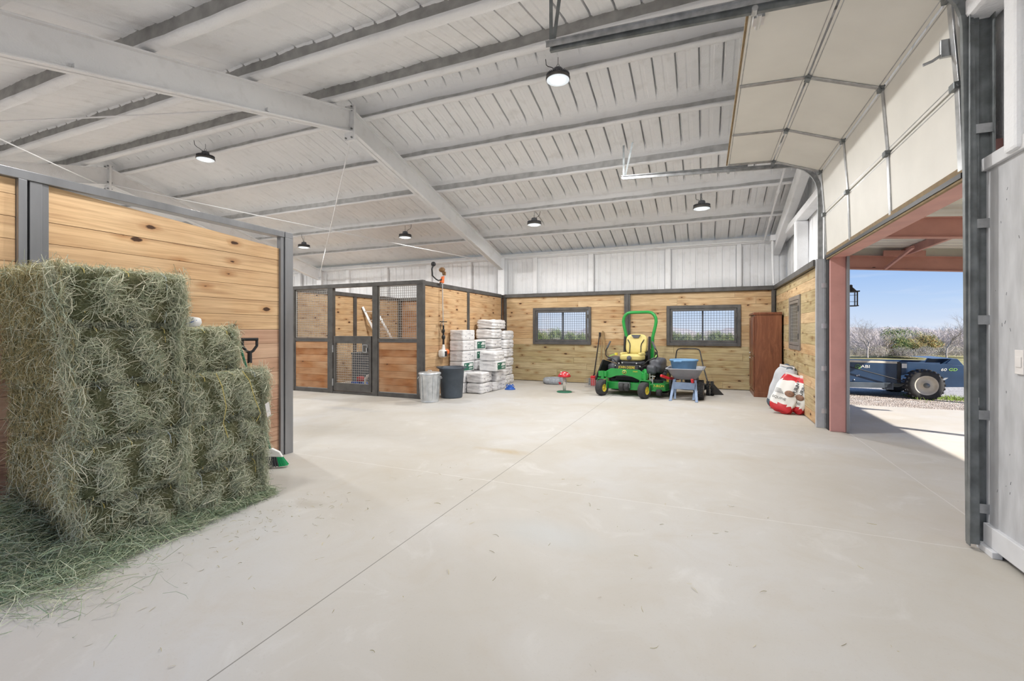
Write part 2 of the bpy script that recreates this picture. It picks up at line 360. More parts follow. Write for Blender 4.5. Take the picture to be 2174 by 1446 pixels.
def mk_poly():
    m, t, b = nmat('bag_plastic'); b.inputs['Roughness'].default_value = .35; b.inputs['Specular IOR Level'].default_value = .5
    v = coords(t); n = N(t, 'ShaderNodeTexNoise', {'Vector': v, 'Scale': 7.0, 'Detail': 5.0, 'Distortion': 1.2})
    t.links.new(ramp_(t, n.outputs['Fac'], [(.3, (.72,.71,.72)), (.6, (.82,.81,.81))]), b.inputs['Base Color']); bump(t, b, n.outputs['Fac'], .5, .012)
    return m
M['bag'] = mk_poly()
def mk_emit(name, c, s):
    m, t, b = nmat(name); b.inputs['Base Color'].default_value = (*c, 1); b.inputs['Emission Color'].default_value = (*c, 1); b.inputs['Emission Strength'].default_value = s; return m
M['led'] = mk_emit('led_lens', (1,1,1), 6.0); M['led_soft'] = mk_emit('led_diffuser', (.85,.93,1), .55)
def mk_glass():
    m, t, b = nmat('window_glass'); b.inputs['Base Color'].default_value = (1,1,1,1)
    t.nodes.remove(b); tr = t.nodes.new('ShaderNodeBsdfTransparent'); gl = t.nodes.new('ShaderNodeBsdfGlossy'); gl.inputs['Roughness'].default_value = .05
    mxs = t.nodes.new('ShaderNodeMixShader'); mxs.inputs[0].default_value = .07; o = [n for n in t.nodes if n.type == 'OUTPUT_MATERIAL'][0]
    t.links.new(tr.outputs[0], mxs.inputs[1]); t.links.new(gl.outputs[0], mxs.inputs[2]); t.links.new(mxs.outputs[0], o.inputs[0]); return m
M['glass'] = mk_glass()
def mk_galvcan():
    m, t, b = nmat('galvanised_can'); b.inputs['Metallic'].default_value = .7; b.inputs['Roughness'].default_value = .35
    v = coords(t); n = N(t, 'ShaderNodeTexNoise', {'Vector': v, 'Scale': 9.0, 'Detail': 5.0}); t.links.new(ramp_(t, n.outputs['Fac'], [(.3, (.50,.53,.55)), (.7, (.76,.78,.80))]), b.inputs['Base Color']); return m
M['can'] = mk_galvcan()
def mk_armoire():
    m, t, b = nmat('stained_cherry'); b.inputs['Roughness'].default_value = .35
    v = coords(t, (5,5,.7)); n = N(t, 'ShaderNodeTexNoise', {'Vector': v, 'Scale': 2.0, 'Detail': 8.0, 'Roughness': .7, 'Distortion': 1.0})
    t.links.new(ramp_(t, n.outputs['Fac'], [(.3, (.11,.038,.02)), (.5, (.18,.065,.032)), (.7, (.27,.11,.055))]), b.inputs['Base Color']); return m
M['cherry'] = mk_armoire()
M['bark'] = flat('grey_bark', (.30,.27,.25), .9, 0, .25, 8)
M['twig'] = flat('dry_twigs', (.52,.47,.46), .9, 0, .3, 4)
M['leaf_green'] = mk_hay('evergreen_leaves', [(.08,.14,.05), (.15,.22,.08), (.21,.27,.11), (.10,.16,.06), (.32,.28,.12), (.17,.24,.09)])
M['leaf_dry'] = mk_hay('dry_leaves', [(.30,.27,.23), (.38,.34,.30), (.30,.31,.22), (.43,.39,.35)])
M['leaf_rust'] = mk_hay('rust_leaves', [(.36,.27,.11), (.46,.30,.13), (.25,.28,.12), (.34,.33,.16)])
# ================================================================== SHELL
YR = 5.77; YB = 12.19; YF = -.66; XL_ = -19.1; XRW = 1.76
def zb(y): return 5.05 - .25 * abs(y - YR)        # underside line of the purlins
def ss(a, b, x):
    t = min(1, max(0, (x - a) / (b - a))); return t*t*(3-2*t)
# floor slab and apron
f = MB().box(XL_, XRW, YF, YB, -.2, 0).build('floor', M['concrete']); struct(f)
ap = MB().box(XRW, 4.6, -4, 10.5, -.2, -.004).build('concrete_apron', M['concrete']); struct(ap)
# ceiling deck with foam-rounded ribs
PY = [6.12, 7.25, 8.42, 9.6, 10.8]; PF = [5.42, 4.08, 2.9, 1.75, .6]
xs = []; ph = [(0, 0), (.08, .004), (.30, .012), (.36, .024), (.48, .026), (.54, .016), (.82, .030), (.855, .034), (.87, .135), (.915, .135), (.93, .06), (.985, .03)]
x = XL_; P_ = .298
while x < XRW:
    for a, d in ph: xs.append((x + a * P_, d))
    x += P_
ys = list(np.arange(YF - .3, YB + .12, .06))
allp = PY + PF
dv = []
nzv = np.random.RandomState(3)
for j, y in enumerate(ys):
    base = zb(y) + .205
    dm = min(abs(y - p) for p in allp)
    pn_ = min(allp, key=lambda p: abs(y - p)); crisp = (pn_ in PF and y < pn_)
    bk_ = pn_ in PY and y < pn_
    cove = 0 if crisp else (.035 if bk_ else .10) * (1 - ss(.0, .17, dm))
    for i, (x, d) in enumerate(xs):
        wob = .006 * math.sin(x*3.1 + y*2.3) + .004 * math.sin(x*7.7 - y*5.1)
        kk = ss(.0, .12, dm) if crisp else ss(.10 + .03*math.sin(x*5.7+y), .20 + .03*math.sin(x*9.1), dm)
        dv.append((x, y, base + (d*.8 - .02) * kk - cove - .02*(1-kk) + wob))
nx = len(xs); df = [(j*nx+i, j*nx+i+1, (j+1)*nx+i+1, (j+1)*nx+i) for j in range(len(ys)-1) for i in range(nx-1)]
ceil = MB(); ceil.add(dv, df, 0, False); ceil = ceil.build('ceiling', M['foam'], recalc=False); struct(ceil)
rf = MB().prism([(YF-.4, zb(YF-.4)+.34), (YR, zb(YR)+.34), (YB+.4, zb(YB+.4)+.34), (YB+.4, zb(YB+.4)+.38), (YR, zb(YR)+.38), (YF-.4, zb(YF-.4)+.38)], 'x', XL_-.3, XRW+.12).build('roof', M['sheet_out']); struct(rf)
# ribbed, foamed wall sheet helper (local x along wall, z up, ribs toward +y which is outward)
def ribbed(L, z0f, z1f, per=.30, off=0, z0=0):
    m = MB(); x = 0; cols = []
    while x < L:
        for a, d in ((0, 0), (.07, .028), (.13, .03), (.2, .0), (.55, .008), (.62, .02), (.68, .0)): 
            if x + a*per < L: cols.append((x + a*per, d))
        x += per
    cols.append((L, 0)); vs = []; n = 8
    for (x, d) in cols:
        a, b = z0f(x), z1f(x)
        for j in range(n+1):
            t = j / n; z = a + (b-a)*t; fade = ss(0, .12, b - z); vs.append((x, d*fade - .05*(1-ss(0, .12, b-z)) + .004*math.sin(x*4+z*3), z))
    k = n+1
    m.add(vs, [(i*k+j, (i+1)*k+j, (i+1)*k+j+1, i*k+j+1) for i in range(len(cols)-1) for j in range(n)], 0, False)
    return m
def wallframe(name, x, y, rz):
    o = bpy.data.objects.new(name, None); COL.objects.link(o); o.location = (x, y, 0); o.rotation_euler = (0, 0, rz); struct(o); return o
def planks(L, z0, z1, h=.168, th=.03, holes=(), rowmat=None, seed=1, maxlen=3.4, top=None, joints=True):
    """horizontal boards in the local xz plane, face at y=0, body toward +y; each board its own island"""
    rnd = random.Random(seed); m = MB(); z = z0; r = 0
    while z < z1 - .01:
        zt = min(z + h, z1); spans = [(0, L)]
        for (a, b, c, d) in holes:
            if z < d - .01 and zt > c + .01:
                ns = []
                for s in spans:
                    if b <= s[0] or a >= s[1]: ns.append(s); continue
                    if a > s[0]: ns.append((s[0], a))
                    if b < s[1]: ns.append((b, s[1]))
                spans = ns
        mi = rowmat(r, z) if rowmat else 0
        for (a, b, c, d) in holes:
            for (e0, e1) in ((z, c), (d, zt)):
                if z < e0+.0001 < zt+.0001 and z <= e0 and e1 <= zt and e1 - e0 > .004: m.box(a, b, 0, th, e0, e1, mi)
        for (a, b) in spans:
            x = a
            while x < b - .01:
                l = rnd.uniform(maxlen*.45, maxlen) if joints else 99
                e = min(b, x + l)
                if b - e < .35: e = b
                g = .0018; pr_ = rnd.uniform(0, .003)
                zt2 = zt
                vs = [(x+g,-pr_,z+g),(e-g,-pr_,z+g),(e-g,th,z+g),(x+g,th,z+g)]
                ta, tb = (zt-g, zt-g)
                if top and zt >= z1 - .01: ta, tb = top(x), top(e)
                vs += [(x+g,-pr_,ta),(e-g,-pr_,tb),(e-g,th,tb),(x+g,th,ta)]
                m.add(vs, [(0,3,2,1),(4,5,6,7),(0,1,5,4),(1,2,6,5),(2,3,7,6),(3,0,4,7)], mi)
                x = e
        z = zt; r += 1
    if len(holes) == 0: m.box(.004, L-.004, th*.55, th*.75, z0, z1-(.16 if top else .004))
    return m
# ---- back wall (eave wall)
wb = wallframe('wall_back', XL_, YB - .04, 0)
LB = XRW - XL_
WIN = [(-4.405, -2.769, 1.03, 2.035), (-.859, .80, 1.035, 2.02)]
m = MB()
def sheet_with_holes():
    # lower sheet behind the wood (seen only in the window reveals) as four-sided pieces, then ribbed upper part
    xs_ = [0] + sorted(sum([[a+.06 - XL_, b-.06 - XL_] for a, b, c, d in WIN], [])) + [LB]
    for i in range(len(xs_)-1):
        a, b = xs_[i], xs_[i+1]
        if i % 2 == 0: m.box(a, b, 0, .04, 0, 2.44)
        else:
            m.box(a, b, 0, .04, 0, WIN[i//2][2]+.06); m.box(a, b, 0, .04, WIN[i//2][3]-.06, 2.44)
sheet_with_holes(); m.build('siding_sheet', M['siding'], wb)
ribbed(LB, lambda x: 2.38, lambda x: zb(YB)+.05).build('foamed_sheet', M['foam'], wb, recalc=False)
# foamed wall studs
for x0, x1 in ((-4.442,-4.315),(-2.869,-2.716),(-.90,-.766),(.716,.827),(-6.53,-6.39),(-7.98,-7.80),(-9.6,-9.46),(-11.2,-11.05),(-13.4,-13.25)):
    MB().box(x0-XL_, x1-XL_, -.11, 0, 2.44, 3.46).build('foamed_stud', M['foam'], wb, bevel=.025)
MB().box(0, LB, -.12, .02, 3.45, 3.60).build('eave_strut', M['foam'], wb, bevel=.025)
MB().tube([(LB-.1,-.15,3.50),(LB-2.4,-.16,3.495),(LB-6,-.15,3.50),(LB-12,-.16,3.49),(1,-.15,3.50)], .024, 8).build('eave_conduit', M['foam'], wb)
# wood wainscot: two bays in this room, more in the stalls
def row_back(r, z): return 1 if z < 1.02 else 0
wx0 = -5.30
m = planks(1.50 - wx0, 0.012, 2.34, holes=[(a-wx0+.02, b-wx0-.02, c+.02, d-.02) for a, b, c, d in WIN], rowmat=row_back, seed=5)
wpn = m.build('wood_panel', [M['wood_bay'], M['wood_green']], wb); wpn.location = (wx0-XL_, 12.01-(YB-.04), 0)
m = planks(3.6, 0.012, 2.34, seed=8); o = m.build('wood_panel', M['wood_red'], wb); o.location = (-8.93-XL_, 12.01-(YB-.04), 0); part(o, 'red-brown planks seen through the stall mesh')
m = planks(9.9, 0.012, 2.34, seed=9); o = m.build('wood_panel', M['wood_tan'], wb); o.location = (-18.95-XL_, 12.01-(YB-.04), 0)
MB().box(-18.9, 1.53, 11.93, 12.04, 2.345, 2.44).build('top_rail', M['steel'], wb, world=True, bevel=.004)
MB().box(-1.897, -1.743, 11.95, 12.02, 0, 2.345).box(-1.85,-1.79,11.93,11.95,0,2.345).build('centre_post', M['steel'], wb, world=True, bevel=.004)
MB().box(-5.30, -5.22, 11.95, 12.02, 0, 2.345).build('corner_post', M['steel'], wb, world=True, bevel=.004)
MB().box(1.43, 1.50, 11.95, 12.02, 0, 2.345).build('corner_post', M['steel'], wb, world=True, bevel=.004)
MB().box(-8.95, -8.86, 11.95, 12.02, 0, 2.345).build('corner_post', M['steel'], wb, world=True, bevel=.004)
# ---- windows with steel frame and welded grille
def grille(x0, x1, z0, z1, y, step, w=.0035, frame=None):
    m = MB(); nx_ = max(1, round((x1-x0)/step)); nz_ = max(1, round((z1-z0)/step))
    for i in range(nx_+1):
        x = x0 + (x1-x0)*i/nx_; m.box(x-w/2, x+w/2, y-w/2, y+w/2, z0, z1)
    for j in range(nz_+1):
        z = z0 + (z1-z0)*j/nz_; m.box(x0, x1, y-w*1.5, y-w/2, z-w/2, z+w/2)
    return m
def window(n, x, y, rz, w, h, z0, panes=2, depth=.18, step=.062, fm='steel', gm='mesh_dark'):
    o = bpy.data.objects.new('window_%d' % n, None); COL.objects.link(o); o.location = (x, y, z0); o.rotation_euler = (0,0,rz); struct(o)
    m = MB(); t = .065
    def ring(a, b, c, d, th, y0, y1, mi=0):
        m.box(a, a+th, y0, y1, c, d, mi); m.box(b-th, b, y0, y1, c, d, mi); m.box(a+th, b-th, y0, y1, c, c+th, mi); m.box(a+th, b-th, y0, y1, d-th, d, mi)
    ring(0, w, 0, h, .075, -.03, .03); m.build('outer_frame', M[fm], o, bevel=.003)
    m = MB(); ring(.09, w-.09, .085, h-.085, .05, -.035, .0); m.build('grille_frame', M[fm], o, bevel=.003)
    m = MB(); 
    for zz in (h*.25, h*.75):
        m.cyl((w-.082, -.035, zz-.05), (w-.082, -.035, zz+.05), .012, 8)
    m.build('hinge', M['steel'], o)
    g = grille(.14, w-.14, .135, h-.135, -.01, step, .006).build('grille', M[gm], o)
    m = MB(); ring(.02, w-.02, .02, h-.02, .05, .03, depth, 0); m.build('reveal', M['wood_green'], o)
    m = MB(); ring(.05, w-.05, .05, h-.05, .035, depth-.05, depth, 0); m.box(w/2-.02, w/2+.02, depth-.05, depth, .05, h-.05); sf = m.build('sash', M['grey_plastic'], o)
    for i in range(panes):
        a = .085 + (w-.17)*i/panes; b = .085 + (w-.17)*(i+1)/panes
        MB().box(a, b, depth-.03, depth-.026, .085, h-.085).build('pane', M['glass'], sf)
    return o
window(1, WIN[0][0], 11.99, 0, 1.636, 1.005, 1.03)
window(2, WIN[1][0], 11.99, 0, 1.659, .985, 1.035)
# ---- right wall (gable wall with the overhead door)
XR = 1.53
wr = wallframe('wall_right', XRW, YB, -PI/2)      # local x runs toward -Y world, local y outward (+X world)
LR = YB - YF
DY0, DY1, DZ = 3.87, 7.60, 2.43
def top_r(x): return zb(YB - x) + .2
m = MB()
wy0, wy1 = 9.114, 10.207
def seg(y0, y1, z0, z1): m.box(YB-y1, YB-y0, 0, .04, z0, z1)
seg(wy1-.06, YB, 0, 2.44); seg(DY1+.02, wy0+.06, 0, 2.44); seg(wy0+.06, wy1-.06, 0, 1.13); seg(wy0+.06, wy1-.06, 1.96, 2.44); seg(YF, DY0-.02, 0, 2.44)
m.build('siding_sheet', M['siding'], wr)
ribbed(LR, lambda x: 2.45, top_r).build('foamed_sheet', M['foam'], wr, recalc=False)
MB().box(YB-11.9, YB-YF-.1, -.20, -.01, 3.42, 3.56).build('girt', M['foam'], wr, bevel=.03)
MB().box(YB-9.85, YB-9.72, -.22, 0, 2.44, 3.42).build('foamed_stud', M['foam'], wr, bevel=.03)
for yy in (3.62, 3.30, 2.6, 1.2):
    MB().box(YB-yy, YB-yy+.13, -.13, -.01, 2.44, 3.42).build('foamed_stud', M['foam'], wr, bevel=.02)
# end frame rafter against the gable
m = MB()
for s in (1, -1):
    ya, yb2 = YR, (YB-.1 if s > 0 else YF+.1)
    m.prism([(ya, zb(ya)-.03), (yb2, zb(yb2)-.03), (yb2, zb(yb2)-.31), (ya, zb(ya)-.31)] if s > 0 else [(ya, zb(ya)-.03), (ya, zb(ya)-.31), (yb2, zb(yb2)-.31), (yb2, zb(yb2)-.03)], 'x', 1.46, 1.62)
ef = m.build('end_rafter', M['foam'], wr, world=True, bevel=.02)
m = planks(12.03-7.86, 0.012, 2.34, holes=[(12.03-wy1+.02, 12.03-wy0-.02, 1.085, 2.0)], seed=15, maxlen=2.6, rowmat=lambda r, z: 1 if z < 2.6 and r % 3 else 0)
o = m.build('wood_panel', [M['wood_bay'], M['wood_green']], wr); o.location = (YB-12.03, XR-XRW, 0)
MB().box(1.47, 1.62, 7.86, 12.0, 2.345, 2.44).build('top_rail', M['steel'], wr, world=True, bevel=.004)
MB().box(1.50, 1.60, 7.80, 7.87, 0, 2.44).build('end_post', M['zinc'], wr, world=True, bevel=.004)
window(3, XR-.02+.03, wy1, -PI/2, wy1-wy0, .97, 1.06, 1, .2, .062, 'frame_grey', 'mesh_wire')
# red door frame: C-section jambs and header, grey outer trim
MB().box(1.62, 1.80, 7.56, 7.62, 0, 2.62).build('door_jamb', M['red_steel'], wr, world=True, bevel=.006)
MB().box(1.80, 1.835, 7.52, 7.64, 0, 2.44).build('jamb_trim', M['steel_lt'], wr, world=True, bevel=.004)
MB().box(1.64, 1.80, 3.93, 3.98, 0, 2.62).build('door_jamb', M['red_steel'], wr, world=True, bevel=.006)
MB().box(1.61, 1.83, 3.92, 7.62, 2.42, 2.64).build('door_header', M['red_steel'], wr, world=True, bevel=.006)
MB().box(1.585, 1.61, 3.92, 7.62, 2.40, 2.50).build('header_lip', M['door_edge'], wr, world=True, bevel=.004)
# white plywood lining, cap and kick board in the right foreground
pw = MB(); pw.box(1.68, 1.72, -.5, 3.90, 0.02, 2.43); o = pw.build('plywood_lining', flat('scuffed_plywood', (.50,.505,.52), .6, 0, .14, 16, scale=(1,1,.25)), wr, world=True)
m = MB(); rr = random.Random(4)
for i in range(70):
    y = rr.uniform(2.2, 3.85); z = rr.uniform(.25, 2.35); l = rr.uniform(.004, .022); m.obox((1.6795, y, z), (.001, .0025, l), (rr.uniform(-.5,.5),0,0))
m.build('scuff_marks', M['grey_plastic'], wr, world=True)
MB().box(1.655, 1.76, -.5, 3.92, 2.43, 2.51).build('cap_board', M['white_paint'], wr, world=True, bevel=.004)
MB().box(1.655, 1.69, -.5, 3.88, .04, .17).build('kick_board', M['white_paint'], wr, world=True, bevel=.004)
MB().box(1.63, 1.68, 3.72, 3.90, 0, .04).build('floor_block', M['white_paint'], wr, world=True, bevel=.004)
ol = tag(MB().box(1.668, 1.68, 3.505, 3.585, 1.15, 1.29).box(1.664, 1.668, 3.52, 3.57, 1.19, 1.25).build('wall_plate', M['paper'], None, bevel=.003), 'cream blank wall plate on the white plywood at the right edge', 'wall plate')
# ---- left gable and front wall, far from view
wl = wallframe('wall_left', XL_, YF, PI/2)
ribbed(YB-YF, lambda x: 0, lambda x: zb(YF+x)+.2).build('foamed_sheet', M['foam'], wl, recalc=False)
wf = wallframe('wall_front', XRW, YF, PI)
m = MB(); m.box(0, .9, 0, .05, 0, 3.7); m.box(10.4, LB, 0, .05, 0, 3.7); m.box(.9, 10.4, 0, .05, 2.4, 3.7); m.build('sheet', M['foam'], wf)  # unseen opening, shaped to let daylight and sun bounce into the barn
MB().box(-22, XRW+1.5, -12, YF, -.2, -.004).build('front_apron', M['concrete']).__setitem__('kind', 'structure')
# ================================================================== FRAMES, PURLINS, BRACES
def ibeam(m, y0, y1, ztop0, ztop1, zbot0, zbot1, xc, fw=.15, tf=.018):
    m.prism([(y0, ztop0), (y1, ztop1), (y1, zbot1), (y0, zbot0)], 'x', xc-.012, xc+.012)
    for (a, b, dz) in ((ztop0, ztop1, -tf), (zbot0, zbot1, tf)):
        m.prism([(y0, a), (y1, b), (y1, b+dz), (y0, a+dz)], 'x', xc-fw/2, xc+fw/2)
RL = ['grey foam-coated steel rafter crossing the open bay, its ridge joint nearest the camera', 'grey foam-coated steel rafter beyond the hay wall, ridge joint at left', 'grey foam-coated steel rafter hidden deepest behind the left partition']
for i, xc in enumerate((-5.34, -12.2)):
    t = thing('rafter', RL[i], 'roof beam', (xc, YR+.08, 0), 0, 'roof frames')
    t['kind'] = 'structure'; o0 = YR+.08
    for s, nm in ((-1, 'front_beam'), (1, 'back_beam')):
        ye = (YF+.05 if s < 0 else 11.86)
        m = MB(); d0, d1 = .42, .34
        a0 = zb(YR)-.02; a1 = zb(ye)-.03
        ibeam(m, 0, ye-o0, a0-.02, a1, a0-.42+.03, a1-.36, 0); m.build(nm, M['foam'], t, bevel=.004)
    MB().box(-.10, .10, -.022, .022, zb(YR)-.54, zb(YR)+.03).build('end_plate', M['foam'], t, bevel=.004)
    for z in (zb(YR)-.50, zb(YR)-.36, zb(YR)-.06, zb(YR)-.0):
        for xx in (-.06, .06):
            MB().cyl((xx, -.045, z), (xx, .045, z), .014, 8).build('bolt', M['galv_dk'], t)
    m = MB(); ibeam(m, 0, 1, 0, 0, 0, 0, 0); 
    m = MB(); m.box(-.1, .1, 11.86-o0, 11.9-o0, 2.42, 3.5); m.box(-.1, .1, 12.1-o0, 12.13-o0, 2.42, 3.5); m.box(-.012,.012, 11.9-o0, 12.1-o0, 2.42, 3.5); m.build('column', M['foam'], t, bevel=.006)
    for yy in (4.3, 2.3, 7.9, 9.9):
        MB().box(.012, .05, yy-o0-.02, yy-o0+.02, zb(yy)-.39, zb(yy)-.34).build('brace_clip', M['foam'], t)
PN = ['back', 'front']
ordn = ['beside the ridge', 'second down from the ridge', 'third down from the ridge', 'fourth down from the ridge', 'lowest above the eave']
for side, lst in enumerate((PY, PF)):
    for i, y in enumerate(lst):
        s = 1 if side == 0 else -1                 # Z-section: web, bottom flange toward the ridge, foam-rounded
        z = zb(y); m = MB(); rows = []; nseg = 90
        prof = [(.045*s, .20), (.042*s, .05), (.06*s, .012), (.05*s, -.006), (0, -.012), (-.055*s, -.006), (-.062*s, .012), (-.03*s, .03), (.0*s, .06), (-.01*s, .20)]
        L0, L1 = XL_+.05, XRW-.06
        vs = []; 
        for a in range(nseg+1):
            x = L0 + (L1-L0)*a/nseg; w = .006*math.sin(a*1.7+i) + .004*math.sin(a*4.1)
            for (dy, dz) in prof: vs.append((x - (L0), dy*(1+w*6) , dz - abs(w)))
        k = len(prof)
        for b in range(k-1):
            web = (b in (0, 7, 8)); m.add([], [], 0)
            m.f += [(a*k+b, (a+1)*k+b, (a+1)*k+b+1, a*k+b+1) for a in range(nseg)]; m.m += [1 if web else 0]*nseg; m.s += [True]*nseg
        m.v += vs
        o = m.build('purlin', [M['foam'], M['web_shade'] if side else M['web_mid_shade']], None, recalc=True); o.location = (L0, y, z)
        tag(o, 'grey foam-coated purlin on the %s roof slope, %s' % (PN[side], ordn[i]), 'purlin', 'roof purlins', 'structure')
ra, rb = Vector((-5.36, 5.9, zb(5.9)-.2)), Vector((-12.15, 11.7, 3.25))
def rod(name, p, q, label, sag=.03):
    p = Vector(p); q = Vector(q); m = MB(); m.tube([tuple((p+(q-p)*t) - Vector((0,0,sag*4*t*(1-t)))) for t in [i/10 for i in range(11)]], .011, 6)
    tag(m.build(name, M['foam'], None, loc=tuple(p)), label, 'brace rod', 'roof brace rods')
rod('brace_rod', (-5.36, 5.9, 4.62), (-12.12, 11.8, 3.25), 'thin white brace rod hanging from the near ridge joint toward the far eave')
rod('brace_rod', (-12.12, 5.9, 4.65), (-5.42, 11.8, 3.33), 'thin white brace rod from the far ridge joint down to the corner column')
rod('brace_rod', (-5.42, 4.6, 4.5), (-12.12, .2, 3.45), 'thin white brace rod nearly level across the upper left slope')
rod('brace_rod', (-12.12, 5.6, 4.6), (-5.42, .2, 3.5), 'thin white brace rod slanting down behind the top rail at left')
# conduits on the right
m = MB(); cp = [(1.28, y, zb(y)-.04) for y in (8.4, 9.12, 9.77, 10.4, 10.85, 11.5, 12.0)]; m.tube(cp, .017, 8)
for y in (9.77, 10.85): m.tube([(1.28, y-.09, zb(y-.09)-.04), (1.28, y-.03, zb(y)-.045), (1.28, y+.03, zb(y)-.045), (1.28, y+.09, zb(y+.09)-.04)], [.018,.034,.034,.018], 8)
tag(m.build('conduit', M['foam'], None, loc=cp[0]), 'foam-coated conduit running down the roof slope near the right wall', 'conduit')
m = MB()
for dx in (0, .055): m.tube([(1.40, 11.55+dx, 3.42), (1.41, 11.6+dx*1.5, 3.0), (1.43, 11.6+dx, 2.45)], .02, 8)
m.box(1.36, 1.46, 11.5, 11.66, 3.40, 3.52)
tag(m.build('downpipe', M['foam'], None, loc=(1.4, 11.55, 2.45)), 'pair of white foam-coated pipes dropping to the wood at the back right corner', 'pipes')
# ================================================================== OVERHEAD DOOR
dr = bpy.data.objects.new('door_1', None); COL.objects.link(dr); dr.location = (1.6, 7.7, 2.45); struct(dr)
prof = [(1.597, 2.454), (1.578, 3.051), (1.535, 3.661), (.939, 3.894), (.322, 3.925)]
Y0, Y1 = 3.96, 7.69
for i in range(4):
    (xa, za), (xb, zc) = prof[i], prof[i+1]; d = Vector((xb-xa, 0, zc-za)); L = d.length; d.normalize(); n = Vector((-d.z, 0, d.x))   # toward the room / below
    if n.x > 0 and i < 2: n = -n
    if i >= 2 and n.z > 0: n = -n
    a = Vector((xa, 0, za)) + d*.008; b = Vector((xb, 0, zc)) - d*.008
    def P(t, y, off): q = a + (b-a)*t + n*off; return (q.x, y, q.z)
    m = MB(); m.add([P(0,Y0,0),P(1,Y0,0),P(1,Y1,0),P(0,Y1,0),P(0,Y0,-.045),P(1,Y0,-.045),P(1,Y1,-.045),P(0,Y1,-.045)], [(0,1,2,3),(7,6,5,4),(0,4,5,1),(1,5,6,2),(2,6,7,3),(3,7,4,0)])
    pn = m.build('door_panel', M['cream'], dr, world=True, bevel=.003)
    m = MB()
    for t in (.035, .965): m.add([P(t-.004,Y0,.001),P(t+.004,Y0,.001),P(t+.004,Y1,.001),P(t-.004,Y1,.001)], [(0,1,2,3)])
    m.build('seam', M['galv_dk'], pn, world=False) if False else None
    sm_ = MB()
    for t in (.04, .955): sm_.add([P(t,Y0,.0015),P(t+.012,Y0,.0015),P(t+.012,Y1,.0015),P(t,Y1,.0015)], [(0,1,2,3)])
    o = sm_.build('edge_groove', M['galv'], dr, world=True)
    for y in (Y0+.03, 5.25, 6.52, Y1-.03):
        w = .026 if y not in (Y0+.03, Y1-.03) else .03
        m = MB(); vs = [P(.02,y-w,.001),P(.98,y-w,.001),P(.98,y+w,.001),P(.02,y+w,.001),P(.02,y-w,.012),P(.98,y-w,.012),P(.98,y+w,.012),P(.02,y+w,.012)]
        m.add(vs, [(0,1,2,3),(7,6,5,4),(0,4,5,1),(1,5,6,2),(2,6,7,3),(3,7,4,0)]); m.build('stile', M['galv'], dr, world=True, bevel=.002)
        if i < 3 or True:
            q = P(1, y, .015)
            if i < 3:
                m = MB(); m.obox(q, (.05, .075, .05), (0, math.atan2(d.x, d.z), 0)); m.cyl((q[0], y-.05, q[2]-.0), (q[0], y+.05, q[2]), .013, 8); m.build('hinge', M['galv_dk'], dr, world=True, bevel=.006)
    if i == 0: (MB().box(xa-.02, xa+.03, Y0, Y1, za-.035, za)).build('bottom_seal', M['black'], dr, world=True)
    if i == 3: MB().add([P(1,Y0,.004),P(1.03,Y0,.004),P(1.03,Y1,.004),P(1,Y1,.004),P(1,Y0,-.05),P(1.03,Y0,-.05),P(1.03,Y1,-.05),P(1,Y1,-.05)], [(0,1,2,3),(7,6,5,4),(0,4,5,1),(1,5,6,2),(2,6,7,3),(3,7,4,0)]).build('top_edge', M['door_edge'], dr, world=True)
